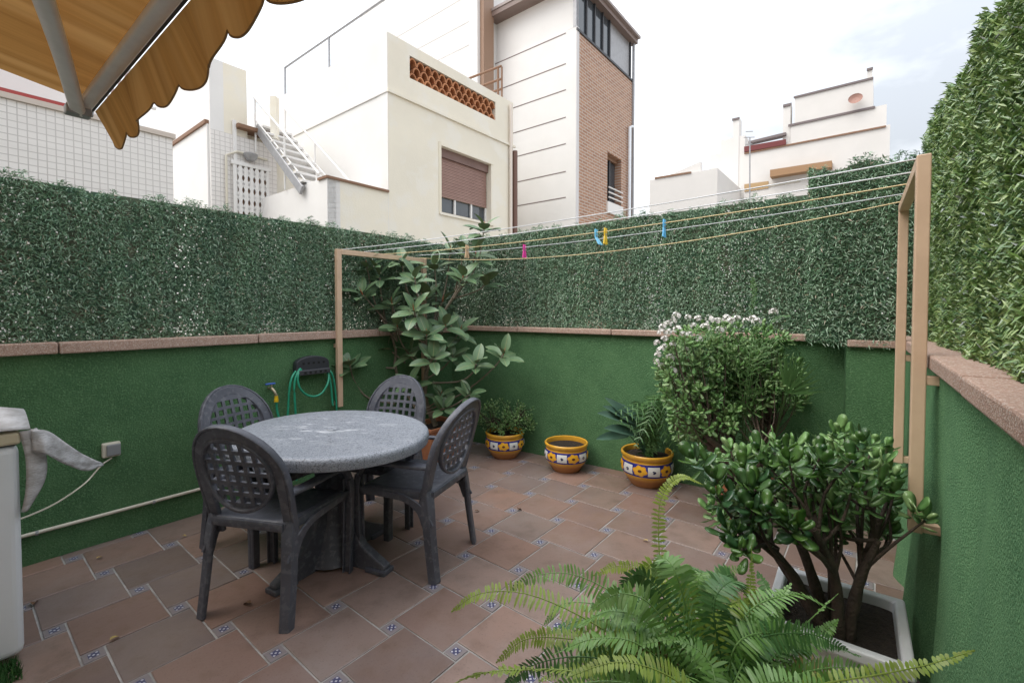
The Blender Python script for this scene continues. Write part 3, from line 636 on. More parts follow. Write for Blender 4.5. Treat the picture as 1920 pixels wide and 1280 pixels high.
c0 = at(158, 199, 1.95)                              # outer corner of the front bar
BD = (at(334, 0, 1.95*.632)-c0); BD.z = 0; BD.normalize()
slope = Vector((-.6, -.8, 0))                        # towards the house
ad = -A
Lb = 3.2; run = 2.2; rise = .52
fb = c0; up_edge = fb+ad*run+Z*rise
MB().grid(lambda u, v: fb+BD*(Lb*u)+(ad*run+Z*rise)*v-Z*(.05*math.sin(math.pi*v))*(1) + Z*.02, 12, 10).build('canopy', m_awn, aw, smooth=60)
m_alu = mat('pale_aluminium', (.80, .785, .77), (.72, .70, .69), 10, .35)
MB().sweep([fb-BD*.02, fb+BD*Lb], lambda i: rect(.022, .018, .35), Z).build('front_bar', m_alu, aw, smooth=50)
MB().sweep([fb-BD*.021+A*.028-Z*.004, fb+BD*Lb+A*.028-Z*.004], lambda i: rect(.006, .004), Z).build('bar_groove', m_dark, aw)
MB().box(fb-BD*.035, BD*.014, A*.034, Z*.027).build('end_cap', m_grey, aw, bevel=.004)
# valance with scallops hanging from the bar
def val_len(s):                                      # drop below the bar along its length
    k = s/.215; fr = k-math.floor(k); return .112+.046*math.sqrt(max(0, 1-(2*fr-1)**2))
def vfn(u, v):
    s = Lb*u; dlen = val_len(s)*v
    sway = .018*math.sin(s*8.2)*v+.010*math.sin(s*19+1)*v
    return fb+BD*s+A*(.034+sway+.05*v)-Z*(dlen+.012)
MB().grid(vfn, 300, 8).build('valance', m_awn, aw, smooth=60)
hem = [vfn(i/300, 1) for i in range(301)]
MB().tube(hem, .003, 5).build('hem', mat('valance_hem', (.26, .15, .06), None, rough=.9), aw, smooth=60)
ap = [c0+ad*.02-Z*.03, at(118, 110, 1.56), at(75, -20, 1.2), at(40, -130, .98)]
MB().sweep(curve(ap, 12), lambda i: rect(.024, .016, .5), (0, .5, 1)).build('arm', m_alu, aw, smooth=50)
MB().box(c0+ad*.02-Z*.028, BD*.03, A*.04, Z*.02).build('arm_joint', m_grey, aw, bevel=.006)
# ------------------------------------------------------------------ clothes line frames
def cframe(label, pn, pf, ztop_, zbot, n, zbr, wall_off):
    d_ = (pf-pn).normalized()
    r = thing('clothesline_frame', label, 'clothesline frame', pn, 0, 'clothesline frames on the walls'); r.location.z = 0
    for p_ in (pn, pf):
        MB().box(p_+Z*((ztop_+zbot)/2), d_*.022, n*.020, Z*((ztop_-zbot)/2)).build('post', m_frame, r, bevel=.004)
        for zb in zbr:
            MB().box(p_+Z*zb-n*(wall_off/2+.019), d_*.016, n*(wall_off/2), Z*.016).build('bracket', m_frame, r, bevel=.003)
    MB().box((pn+pf)/2+Z*(ztop_-.0215), d_*((pf-pn).length/2-.0225), n*.0195, Z*.0213).build('top_bar', m_frame, r, bevel=.003)
    return r
ln_n, ln_f = Vector((-1.457, 3.843, 0)), Vector((-.879, 4.565, 0)); rn_n, rn_f = Vector((1.437, 1.61, 0)), Vector((1.993, 2.34, 0))
cframe('beige metal clothesline frame fixed to the left wall behind the rubber plant', ln_n, ln_f, 1.90, .575, LW.n, (1.09, .60), .05)
cframe('beige metal clothesline frame fixed to the right wall at the hedge', rn_n, rn_f, 1.935, .61, RW.n, (1.15, .63), .065)
lines = []
cols = [('cord_white', (.76, .78, .82)), ('cord_white', (.76, .78, .82)), ('cord_straw', (.74, .58, .32)), ('cord_grey', (.55, .57, .60)), ('cord_straw', (.74, .58, .32))]
descs = ['white washing line nearest the viewer between the two frames', 'second washing line, white, just behind the nearest one', 'straw coloured washing line in the middle carrying the blue and yellow pegs', 'thin grey washing line carrying the magenta peg', 'sagging straw coloured washing line farthest from the viewer']
for k, f in enumerate((.05, .27, .5, .73, .94)):
    a_ = ln_n.lerp(ln_f, f)+Z*1.902+LW.n*.0; b_ = rn_n.lerp(rn_f, f)+Z*1.938; sag = (.03, .025, .045, .05, .115)[k]
    pth = [a_.lerp(b_, i/40)-Z*(4*sag*(i/40)*(1-i/40)) for i in range(41)]; lines.append(pth)
    tag(MB().tube(pth, .0028, 6).build('washing_line', mat(cols[k][0], cols[k][1], None, rough=.6), smooth=60), descs[k], 'washing line', 'washing lines between the frames')
def peg(u, k, colr, label, tilt=0., name='clothes_peg'):
    pth = lines[k]; best = min(pth, key=lambda q: abs(960+FPX*q.x/q.y-u)); i = pth.index(best)
    j = min(max(i, 1), 39); d_ = (pth[j+1]-pth[j-1]).normalized()
    # refine
    c = best+d_*((u-(960+FPX*best.x/best.y))/FPX*best.y)
    mm = mat('peg_plastic', colr, None, rough=.4)
    r = thing('clothes_peg', label, 'clothes peg', c, 0, 'plastic pegs on the washing lines')
    s_ = Vector((-d_.y, d_.x, 0)).normalized(); w_ = d_*1
    for sg in (-1, 1):
        ph = [c+s_*(.005*sg)+Z*.020, c+s_*(.008*sg), c+s_*(.006*sg)-Z*.03, c+s_*(.016*sg)-Z*.080+w_*tilt*1.5]
        MB().sweep(ph, lambda i: rect(.0095, .0036), w_).build('peg_jaw', mm, r)
    MB().tube([c-Z*.02-d_*.007, c-Z*.02+d_*.007], .006, 8).build('spring', m_grey, r)
peg(982, 3, (.80, .05, .36), 'magenta peg hanging on the line near the rubber plant')
peg(1116, 2, (.16, .55, .88), 'tilted light blue peg beside the yellow peg', .02)
peg(1135, 2, (.92, .60, .04), 'yellow peg beside the tilted blue peg')
peg(1244, 2, (.14, .52, .90), 'upright blue peg alone, rightmost on the line')
peg(878, 2, (.62, .42, .25), 'pale tan peg above the rubber plant leaves')
# ------------------------------------------------------------------ resin table
TC = Vector((-1.0, 2.53, 0)); trot = R_(-33)
tbl = thing('garden_table', 'oval speckled grey resin table on a four footed pedestal', 'table', TC)
m, t, b = nmat('speckled_resin'); N = NT(t); p = N.pos()
c = N.mix(N.ramp(N.noise(p, 210, 3, .7), .40, .60), (.17, .185, .22), (.32, .345, .39))
c = N.mix(N.ramp(N.noise(p, 95, 2), .56, .66), c, (.11, .12, .14))
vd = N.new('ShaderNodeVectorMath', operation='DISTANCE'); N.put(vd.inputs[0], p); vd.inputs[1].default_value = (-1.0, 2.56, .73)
glare = N.math('MULTIPLY', N.math('MULTIPLY', N.ramp(N.noise(N.scale(p, (1, 2.6, 1)), 9, 5, .6), .55, .66), N.ramp(vd.outputs['Value'], .18, .36, (1, 1, 1), (.12, .12, .12))), .8); c = N.mix(glare, c, (.60, .62, .66))  # whitish smears near the centre: glare painted into the colour of the top
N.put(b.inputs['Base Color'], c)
N.put(b.inputs['Roughness'], N.math('MULTIPLY_ADD', N.noise(p, 9, 4), .3, .27)); N.put(b.inputs['Normal'], N.bump(N.noise(p, 240, 3), .15, .002)); m_top = m
prof = [(.0, .73), (.2, .7305), (.4, .73), (.485, .729), (.506, .7255), (.517, .716), (.520, .70), (.516, .668), (.508, .664), (.503, .668), (.500, .70), (.4, .705), (0, .705)]
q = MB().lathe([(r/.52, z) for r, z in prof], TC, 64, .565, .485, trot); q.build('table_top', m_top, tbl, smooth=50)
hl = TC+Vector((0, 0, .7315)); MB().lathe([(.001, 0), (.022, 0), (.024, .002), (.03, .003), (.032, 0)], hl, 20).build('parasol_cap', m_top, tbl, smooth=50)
MB().lathe([(.15, .02), (.11, .10), (.075, .22), (.062, .38), (.075, .54), (.13, .66), (.2, .704)], TC, 20).build('column', m_plastic, tbl, smooth=50)
fin = [(.04, .0), (.34, .0), (.365, .012), (.37, .045), (.31, .075), (.22, .125), (.14, .23), (.10, .36), (.105, .52), (.16, .64), (.26, .70), (.04, .70)]
for k in range(4):
    a_ = R_(-119+90*k+6*(k % 2)); d_ = Vector((math.cos(a_), math.sin(a_), 0)); s_ = Vector((-d_.y, d_.x, 0))
    MB().prism([TC+d_*r+Z*z-s_*.026 for r, z in fin], s_*.052).build('leg', m_plastic, tbl, bevel=.008)
    MB().box(TC+d_*.315+Z*.0125, d_*.065, s_*.042, Z*.0125).build('foot', m_plastic, tbl, bevel=.006)
# ------------------------------------------------------------------ resin armchairs
def make_chair(label):
    r = thing('armchair', label, 'chair', (0, 0, 0), 0, 'grey resin armchairs round the table', world=False)
    if 'world' in r: del r['world']
    LBK = .53; by0, bz0, by1, bz1 = -.195, .395, -.335, .905
    bt = Vector((0, by1-by0, bz1-bz0)).normalized(); bn = Vector((0, -bt.z, bt.y))      # back tangent, outward normal
    def bk(x, v, o=0.): return Vector((x, by0, bz0))+bt*v+Vector((0, .045*(x/.22)**2, 0))+bn*o
    # horseshoe back frame
    pth = []; rx = .199
    for k in range(9): v = -.03+.30*k/8; pth.append((-(.187+.012*min(1, (v+.03)/.25)), v))
    for k in range(1, 16): a_ = math.pi*k/16; pth.append((-rx*math.cos(a_), .27+.232*math.sin(a_)))
    pth += [(-x, v) for x, v in pth[:9][::-1]]
    P3 = [bk(x, v) for x, v in pth]
    hw_ = [.022+.007*min(1, i/8) if i < 12 else .022+.007*min(1, (len(P3)-1-i)/8) for i in range(len(P3))]
    MB().sweep(P3, lambda i: rect(hw_[i], .0115, .5), bn).build('back_frame', m_plastic, r, smooth=45)
    MB().sweep([bk(x*1.155, v+(.033 if 8 < i < 24 else 0)*math.sin(math.pi*(i-8)/16) if 8 < i < 24 else v, .008) for i, (x, v) in enumerate(pth)], lambda i: rect(.006, .016, .4), bn).build('back_rim', m_plastic, r, smooth=45)
    # lattice panel with square holes
    ex, ey, cv = .170, .180, .296; pit, hol = .0525, .0335
    def lines_(n): 
        o = []
        for k in range(n): c = (k-(n-1)/2)*pit; o += [c-hol/2, c+hol/2]
        return o
    gx = [-ex]+lines_(6)+[ex]; gy = [-ey]+lines_(6)+[ey]
    q = MB(); idx = {}
    def vid(i, j):
        if (i, j) not in idx:
            x, y = gx[i], gy[j]; e = math.hypot(x/ex, y/ey)
            if e > 1: x, y = x/e, y/e
            idx[i, j] = len(q.v); q.v.append(tuple(bk(x, cv+y, -.016*(1-(x/ex)**2)*(1-.5*(y/ey)**2))))
        return idx[i, j]
    for i in range(len(gx)-1):
        for j in range(len(gy)-1):
            cxn, cyn = (gx[i]+gx[i+1])/2, (gy[j]+gy[j+1])/2; hole = i % 2 == 1 and j % 2 == 1
            es = [math.hypot(gx[a]/ex, gy[b_]/ey) for a in (i, i+1) for b_ in (j, j+1)]
            if math.hypot(cxn/ex, cyn/ey) > 1.12 or (hole and max(es) < 1.04): continue
            f = [vid(i, j), vid(i+1, j), vid(i+1, j+1), vid(i, j+1)]
            if len({q.v[k] for k in f}) < 3: continue
            q.f.append(tuple(f))
    q.build('back_lattice', m_plastic, r, solid=.011)
    rim = [bk(ex*math.cos(2*math.pi*k/36), cv+ey*math.sin(2*math.pi*k/36), .003) for k in range(36)]
    MB().sweep(rim, lambda i: rect(.008, .013, .4), bn, closed=True).build('lattice_rim', m_plastic, r, smooth=45)
    # seat
    def sf(u, v):
        y = -.205+.43*v; w_ = .185+.045*min(1, v*1.6); x = (2*u-1)*w_; e = (2*u-1)
        z = .447-.018*(1-e*e)*math.sin(math.pi*min(1, v*1.1)) - .02*max(0, v-.85)/.15 + .0
        if v > .9: x *= 1-(v-.9)*.5
        return (x, y, z)
    MB().grid(sf, 12, 12).build('seat', m_plastic, r, solid=.016, smooth=40)
    q = MB(); edge = [sf(0, k/10) for k in range(11)]+[sf(k/10, 1) for k in range(1, 10)]+[sf(1, 1-k/10) for k in range(11)]
    q.sweep([Vector(e)-Z*.018 for e in edge], lambda i: rect(.007, .022, .4), Z).build('seat_rim', m_plastic, r, smooth=45)
    MB().sweep([Vector(sf(k/8, 0))-Z*.014 for k in range(9)], lambda i: rect(.007, .018, .4), Z).build('seat_rim', m_plastic, r, smooth=45)
    for s_ in (-1, 1):
        arm = curve([(s_*.205, -.205, .585), (s_*.235, -.10, .592), (s_*.248, .03, .596), (s_*.250, .13, .584), (s_*.247, .19, .550), (s_*.243, .222, .500)], 18)
        MB().sweep(arm, lambda i: rect(.027-.004*abs(i-8)/9, .0095, .5), ups=[Vector((s_*.15, -(p_.z < .5)*.0, 1)) if k < 9 else Vector((s_*.1, (k-8)/10*1.3, 1-(k-8)/14)) for k, p_ in enumerate(arm)]).build('armrest', m_plastic, r, smooth=45)
        fl_ = curve([(s_*.243, .220, .510), (s_*.240, .236, .43), (s_*.236, .238, .29), (s_*.232, .236, .15), (s_*.229, .234, 0)], 14)
        q = MB().sweep(fl_, lambda i: rect(.024-.0035*i/14, .012, .4), (0, 1, 0))
        q.sweep([p_+Vector((s_*.019, -.016, 0)) for p_ in fl_], lambda i: rect(.004, .014-.002*i/14, .4), (0, 1, 0)); q.sweep([p_+Vector((-s_*.019, -.016, 0)) for p_ in fl_], lambda i: rect(.004, .014-.002*i/14, .4), (0, 1, 0))
        q.build('leg', m_plastic, r, smooth=45)
        rl = curve([(s_*.193, -.185, .455), (s_*.203, -.200, .38), (s_*.210, -.218, .20), (s_*.216, -.245, 0)], 12)
        q = MB().sweep(rl, lambda i: rect(.029-.007*i/12, .011, .4), (s_*.25, -1, 0))
        q.sweep([p_+Vector((s_*.020, .018, 0)) for p_ in rl], lambda i: rect(.0045, .024-.007*i/12, .4), (0, -1, 0))
        q.build('leg', m_plastic, r, smooth=45)
        ap_ = curve([(s_*.221, -.200, .28), (s_*.222, -.150, .365), (s_*.226, -.06, .412), (s_*.232, .06, .422), (s_*.236, .22, .425)], 14)
        MB().sweep(ap_, lambda i: rect(.006, .034-.016*min(1, i/6), .4), (0, -.6, 1)).build('side_apron', m_plastic, r, smooth=45)
        MB().sweep([(s_*.215, .225, .42), (s_*.239, .236, .43)], lambda i: rect(.018, .012), (0, 0, 1)).build('leg_joint', m_plastic, r)
    return r
def copy_chair(src, label):
    o = src.copy(); COL.objects.link(o); o['label'] = label
    for ch in src.children:
        c = ch.copy(); COL.objects.link(c); c.parent = o
    return o
ch0 = make_chair('dark grey armchair nearest the viewer, its back turned to us')
def put(o, p, face_deg): o.location = (p[0], p[1], 0); o.rotation_euler = (0, 0, R_(face_deg-90))
def mid(pr, face_deg, back=.245): d_ = Vector((math.cos(R_(face_deg)), math.sin(R_(face_deg)))); return Vector(pr)+d_*back
chB = copy_chair(ch0, 'grey armchair right of the table seen from behind at an angle')
chC = copy_chair(ch0, 'grey armchair behind the table in front of the rubber plant')
chD = copy_chair(ch0, 'grey armchair behind the table by the hose tap, left of the rubber plant')
put(ch0, mid((-1.198, 1.989), 78), 78)
put(chB, mid((-.306, 2.502), 158.5), 158.5)
put(chC, mid((-.83, 3.25), -108, .235), -108)
put(chD, mid((-1.72, 2.85), -25, .235), -25)
# ------------------------------------------------------------------ things on the left wall
sp_ = LW.at(207, 841, .0)
so = thing('wall_socket', 'square outdoor socket on the green left wall', 'socket', sp_)
MB().box(sp_+LW.n*.018, LW.d*.043, LW.n*.018, Z*.043).build('socket_box', m_ivory, so, bevel=.008)
MB().box(sp_+LW.n*.042+LW.d*.008, LW.d*.033, LW.n*.006, Z*.034).build('flap', mat('grey_flap', (.25, .26, .27), None, rough=.4), so, bevel=.006)
cab = [sp_+LW.n*.03-Z*.05, LW.at(190, 872, .05), LW.at(160, 905, .10), at(110, 940, 2.25), at(60, 964, 2.05), at(20, 978, 1.95)]
tag(MB().tube(curve(cab, 30), .0042, 6).build('power_cable', m_ivory, smooth=60), 'thin white cable drooping from the wall socket to the white chest', 'cable')
pc = [LW.at(0, 1016, .02), LW.at(387, 916, .02)]; t0_, t1_ = (pc[0]-LW.p).dot(LW.d), (pc[1]-LW.p).dot(LW.d)
pip = thing('conduit_pipe', 'long pale pipe clipped along the foot of the left wall', 'pipe', LW.P(t1_, .2))
zp = (pc[0].z+pc[1].z)/2
MB().tube([LW.P(-4.5, zp, .014), LW.P(-1.2, zp+.006, .014)], .0105, 8).build('pipe', mat('pale_pvc', (.66, .62, .52), None, rough=.45), pip, smooth=60)
for u in (68, 288): t_ = (LW.at(u, 980)-LW.p).dot(LW.d); MB().tube([LW.P(t_-.006, zp, .014), LW.P(t_+.006, zp, .014)], .0135, 8).build('clip', m_grey, pip)
# tap
tp = LW.at(509, 728, .05)
tap = thing('garden_tap', 'brass garden tap with blue handle and yellow hose coupling', 'tap', tp)
m_brass = mat('brass', (.50, .42, .30), None, rough=.35, metal=.7)
MB().tube([tp-LW.n*.05, tp+LW.n*.015], .010, 8).build('tap_body', m_brass, tap, smooth=50)
MB().tube([tp+LW.n*.01, tp+LW.n*.03-Z*.02+LW.d*.008, tp+LW.n*.032-Z*.055+LW.d*.02], .011, 8).build('spout', m_brass, tap, smooth=50)
MB().tube([tp, tp+Z*.03], .007, 8).build('stem', m_brass, tap, smooth=50)
MB().box(tp+Z*.036-LW.d*.008, LW.d*.036, LW.n*.009, Z*.006).build('handle', mat('blue_handle', (.06, .14, .52), None, rough=.4), tap, bevel=.004)
ce = tp+LW.n*.032-Z*.055+LW.d*.02
MB().tube([ce, ce-Z*.022, ce-Z*.023, ce-Z*.045], [.013, .013, .016, .016], 10).build('coupling', mat('yellow_coupling', (.75, .50, .02), None, rough=.4), tap, smooth=40)
# hose hanger and hose
m_hose = mat('green_hose', (.02, .26, .15), (.03, .32, .19), 30, .35)
hp = LW.at(584, 684, .04)
hh = thing('hose_hanger', 'dark plastic hose hanger on the left wall with rows of holes', 'hose hanger', hp)
hw2, hh2 = .14, .075
q = MB(); pr_ = []
for k in range(13): a_ = math.pi*k/12; pr_.append((hw2*math.cos(a_)*.97, .02+.055*math.sin(a_)))
pr_ += [(-hw2, -.07), (hw2, -.07)]
MB().prism([hp+LW.d*x+Z*z-LW.n*.03 for x, z in pr_], LW.n*.06).build('hanger_body', mat('hanger_black', (.035, .037, .045), None, rough=.45), hh, bevel=.006)
MB().box(hp-Z*.05+LW.n*.045, LW.d*(hw2-.01), LW.n*.014, Z*.02).build('hanger_lip', mat('hanger_grey', (.05, .052, .06), None, rough=.45), hh, bevel=.006)
for r_ in range(2):
    for k in range(5):
        c = hp+LW.d*(-.08+.042*k)+Z*(.02 if r_ == 0 else -.05)+LW.n*(.0305 if r_ == 0 else .0605); MB().lathe([(0, 0), (.009, 0)], (0, 0, 0), 8)
        MB().box(c, LW.d*.008, LW.n*.0015, Z*.008).build('hanger_hole', mat('hole_black', (.006, .006, .007), None), hh)
hose = thing('garden_hose', 'green garden hose looped over the wall hanger', 'hose', hp-Z*.6)
MB().tube(curve([ce-Z*.04, LW.at(520, 772, .08), LW.at(528, 800, .1), LW.at(540, 860, .12), LW.at(556, 900, .12)], 24), .0085, 8).build('hose_run', m_hose, hose, smooth=60)
MB().tube(curve([LW.at(536, 860, .1), LW.at(540, 770, .08), LW.at(545, 715, .08), LW.at(558, 692, .05), LW.at(568, 684, .02), LW.at(586, 678, .02), LW.at(604, 684, .02), LW.at(622, 700, .07), LW.at(629, 735, .07), LW.at(632, 790, .07)], 50), .0085, 8).build('hose_loop', m_hose, hose, smooth=60)
MB().tube(curve([LW.at(560, 860, .1), LW.at(554, 770, .1), LW.at(552, 720, .1), LW.at(560, 695, .08), LW.at(572, 684, .02), LW.at(590, 680, .02), LW.at(606, 688, .02), LW.at(618, 708, .06), LW.at(624, 760, .09)], 50), .0085, 8).build('hose_loop', m_hose, hose, smooth=60)
MB().tube(curve([LW.at(574, 688, .02), LW.at(560, 698, .09), LW.at(560, 722, .11), LW.at(572, 738, .11), LW.at(588, 743, .11), LW.at(603, 737, .11), LW.at(614, 720, .11), LW.at(616, 702, .08), LW.at(606, 690, .02)], 50), .0085, 8).build('hose_loop', m_hose, hose, smooth=60)
# ------------------------------------------------------------------ white chest with its cover
cp_ = atz(48, 1236)
FA = mk(cp_, A_ANG, NA)
bx = thing('storage_chest', 'white enamelled chest with beige lid at the left edge', 'chest', FA.P(-.4, 0))
MB().box(FA.P(-.60, .445, -.33), FA.d*.60, FA.n*.33, Z*.42).build('body', m_whitep, bx, bevel=.03, seg=4)
MB().box(FA.P(-.60, .893, -.328), FA.d*.605, FA.n*.338, Z*.024).build('lid', mat('beige_lid', (.56, .50, .36), None, rough=.5), bx, bevel=.01)
MB().box(FA.P(-.60, .867, -.33), FA.d*.595, FA.n*.325, Z*.0035).build('seal', m_dark, bx)
for t_ in (-.1, -1.1): MB().box(FA.P(t_, .0125, -.1), FA.d*.03, FA.n*.03, Z*.0125).build('foot', m_dark, bx)
m_cov = mat('grey_cover', (.56, .56, .58), (.36, .35, .35), 14, .55, .5, 60, .01, stretch=(1, 1, 3))
cv_ = thing('dust_cover', 'grey plastic dustcover draped over the white chest with one corner blown out', 'cover', FA.P(-.3, .93))
def topf(u, v):
    t_ = .03-1.3*u; off = .02-.42*v; h = .925+.15*math.sin(math.pi*min(1, v*.9))*min(1, u*3+.25)+.012*math.sin(9*u+4*v)
    return FA.P(t_, h, off)
MB().grid(topf, 20, 14).build('cover_top', m_cov, cv_, solid=.003, smooth=60)
ua = [FA.P(.03, .925, .02), at(90, 808, 1.86), at(120, 828, 1.95), at(150, 848, 2.04), at(175, 861, 2.12), at(194, 868, 2.2)]
la = [FA.P(.035, .83, .015), at(85, 850, 1.82), at(110, 864, 1.90), at(140, 877, 1.99), at(165, 882, 2.08), at(192, 873, 2.18)]
cu, cl = curve(ua, 20), curve(la, 20)
MB().grid(lambda u, v: cu[round(u*20)].lerp(cl[round(u*20)], v)+NA*(.004*math.sin(math.pi*v)+.004*math.sin(u*15+v*9)+.003*math.sin(u*31-v*6)), 20, 8).build('cover_corner', m_cov, cv_, solid=.003, smooth=60)
hu = curve([FA.P(.0, .92, .01), FA.P(.015, .80, .012), FA.P(.012, .68, .012), FA.P(-.0, .60, .012)], 16); hv = curve([FA.P(.05, .92, -.01), FA.P(.075, .80, -.02), FA.P(.07, .70, -.02), FA.P(.02, .60, .0)], 16)
MB().grid(lambda u, v: hu[round(u*16)].lerp(hv[round(u*16)], v)+NA*(.015*math.sin(math.pi*v)), 16, 6).build('cover_side', m_cov, cv_, solid=.003, smooth=60)
# turf offcut under the chest
V = []; T = []
for k in range(2600):
    t_, o_ = rv(-.5, -.02), rv(-.02, .16)
    if o_ > .15+.02*math.sin(t_*30): continue
    c = FA.P(t_, .0, o_); h = rv(.02, .04); a_ = rv(0, 6.28); d_ = Vector((math.cos(a_), math.sin(a_), 0)); i = len(V)
    V += [c-d_*.003, c+d_*.003, c+Vector((rv(-.015, .015), rv(-.015, .015), h))]; T.append((i, i+1, i+2))
m_turf = mat('turf_blade', (.03, .11, .025), None, rough=.7, island=(.07, .19, .05))
tf = tag(link('turf_mat', tri_mesh('turf_mat', [v[:] for v in V], T, m_turf)), 'patch of shaggy artificial turf under the white chest', 'turf'); stuff(tf)
# ------------------------------------------------------------------ glazed pots
m, t, b = nmat('painted_glaze'); N = NT(t); px, py, pz = N.sep(N.obj())
th = N.math('ARCTAN2', py, px); k6 = N.math('MULTIPLY', th, 6/(2*math.pi))
fr = N.math('FRACT', N.math('ADD', k6, 10.)); dx = N.math('ABSOLUTE', N.math('SUBTRACT', fr, .5))       # 0 at flower centre, .5 between
zc_ = N.math('DIVIDE', N.math('SUBTRACT', pz, .145), .046)                                              # band coordinate -1..1
az = N.math('ABSOLUTE', zc_)
flo = N.math('ADD', N.math('POWER', N.math('DIVIDE', dx, .27), 2.), N.math('POWER', N.math('DIVIDE', zc_, .86), 2.))
pet = N.math('MULTIPLY', N.math('SINE', N.math('MULTIPLY', N.math('ARCTAN2', zc_, N.math('MULTIPLY', N.math('SUBTRACT', fr, .5), 3.6)), 6.)), .17)
flower = N.math('LESS_THAN', N.math('ADD', flo, pet), .9)
eye = N.math('LESS_THAN', flo, .07); ring = N.math('MULTIPLY', N.math('GREATER_THAN', N.math('ADD', flo, pet), .62), flower)
dxi = N.math('SUBTRACT', .5, dx)
wp = N.math('MULTIPLY', N.math('LESS_THAN', dxi, .215), N.math('LESS_THAN', az, .72))
wm = N.math('LESS_THAN', N.math('ADD', N.math('POWER', N.math('DIVIDE', dxi, .07), 2.), N.math('POWER', N.math('DIVIDE', N.math('ADD', zc_, .05), .26), 2.)), 1.)
wm = N.math('MULTIPLY', wm, N.math('GREATER_THAN', N.noise(N.obj(), 70), .42))
band = N.math('LESS_THAN', az, 1.0)
yel = N.mix(N.ramp(N.noise(N.obj(), 14, 3), .3, .7), (.74, .40, .045), (.64, .31, .035))
ter = N.mix(N.noise(N.obj(), 20), (.40, .16, .06), (.46, .21, .07))
base = N.mix(N.ramp(pz, .048, .085), ter, yel)
blue = N.mix(N.ramp(N.noise(N.obj(), 30), .3, .7), (.018, .022, .16), (.03, .04, .28))
c = N.mix(wp, blue, (.72, .72, .70)); c = N.mix(N.math('MULTIPLY', wp, wm), c, (.03, .04, .10))
c = N.mix(flower, c, (.80, .42, .03)); c = N.mix(N.math('MULTIPLY', ring, .55), c, (.62, .26, .02)); c = N.mix(eye, c, (.12, .04, .02))
c = N.mix(band, base, c)
N.put(b.inputs['Base Color'], c); N.put(b.inputs['Roughness'], N.ramp(pz, .05, .09, (.6, .6, .6), (.16, .16, .16))); b.inputs['Specular IOR Level'].default_value = .55; m_pot = m
pprof = [(.0, 0), (.112, 0), (.118, .006), (.135, .035), (.162, .070), (.184, .105), (.193, .142), (.187, .175), (.176, .197), (.174, .206), (.184, .216), (.190, .232), (.188, .243), (.181, .247), (.172, .243), (.168, .22), (.170, .19)]
pm = MB().lathe(pprof, (0, 0, 0), 48).mesh('glazed_body', m_pot, 50)
sm_ = MB().lathe([(.171, .205), (.12, .209), (.06, .212), (0, .211)], (0, 0, 0), 24).mesh('soil_surface', m_soil, 80)
def pot(p, sc, rz, label):
    r = thing('flower_pot', label, 'flower pot', p, 0, 'yellow and blue glazed pots along the back wall', world=False); r.scale = (sc,)*3; r.rotation_euler = (0, 0, rz)
    if 'world' in r: del r['world']
    link('glazed_body', pm, r); link('soil_surface', sm_, r); return r
pp1, pp2, pp3 = Vector((-.068, 4.32, 0)), Vector((.475, 3.965, 0)), Vector((1.085, 3.645, 0))
pot(pp1, .98, 1.0, 'glazed yellow and blue pot with the small round bush')
pot(pp2, 1.0, 1.25, 'glazed yellow and blue pot holding only bare soil')
pot(pp3, 1.08, 1.55, 'glazed yellow and blue pot holding the drooping palm')
# ------------------------------------------------------------------ leaves
m, t, b = nmat('rubber_leaf'); N = NT(t); lx, ly, lz = N.sep(N.obj()); rn = N.new('ShaderNodeObjectInfo').outputs['Random']
c = N.mix(rn, (.080, .155, .070), (.150, .245, .125)); c = N.mix(N.math('MULTIPLY', N.ramp(N.noise(N.pos(), 26, 4), .45, .7), .45), c, (.17, .235, .15))
c = N.mix(N.math('LESS_THAN', N.math('ABSOLUTE', lx), .012), c, (.26, .30, .14)); c = N.mix(N.new('ShaderNodeNewGeometry').outputs['Backfacing'], c, (.17, .215, .11))
N.put(b.inputs['Base Color'], c); b.inputs['Roughness'].default_value = .38; b.inputs['Specular IOR Level'].default_value = .5; m_rub = m
def leaf_mesh(name, m, wid, curl=.25, fold=.12, nl=8, tip=1.0):
    q = MB()
    for j in range(nl+1):
        v = j/nl; wv_ = wid*(math.sin(math.pi*min(1, v**.85))**.6) if 0 < v < 1 else 0.006; z = -curl*v*v
        for i in (-1, -.5, 0, .5, 1): q.v.append((wv_*i, v, z+fold*wv_*2*abs(i)-.03*wv_*(1 if abs(i) == 1 else 0)))
    for j in range(nl):
        for i in range(4): q.f.append((j*5+i, j*5+i+1, (j+1)*5+i+1, (j+1)*5+i))
    return q.mesh(name, m, 80)
rl_m = [leaf_mesh('rubber_leaf', m_rub, .27, .22, .14), leaf_mesh('rubber_leaf', m_rub, .29, .38, .08), leaf_mesh('rubber_leaf', m_rub, .25, .14, .22)]
m_bud = mat('leaf_bud', (.45, .12, .05), (.30, .10, .05), 20, .5)
rp = thing('rubber_plant', 'tall rubber plant with big oval leaves in the far left corner', 'rubber plant', (-.72, 4.28, 0))
rt = Vector((-.72, 4.28, .30))
fork = at(797, 745, 4.27); f2 = at(800, 690, 4.27)
m_stem = mat('rubber_stem', (.26, .22, .17), (.17, .14, .10), 20, .75, .5, 60, .006)
MB().tube(curve([rt, fork, f2, at(797, 640, 4.25), at(792, 590, 4.2)], 14), [.026-.012*i/14 for i in range(15)], 8).build('trunk', m_stem, rp, smooth=60)
MB().tube(curve([rt+Vector((-.10, .02, 0)), at(744, 700, 4.33), at(742, 655, 4.33), at(722, 600, 4.3), at(700, 560, 4.25)], 12), [.016-.006*i/12 for i in range(13)], 7).build('branch', m_stem, rp, smooth=60)
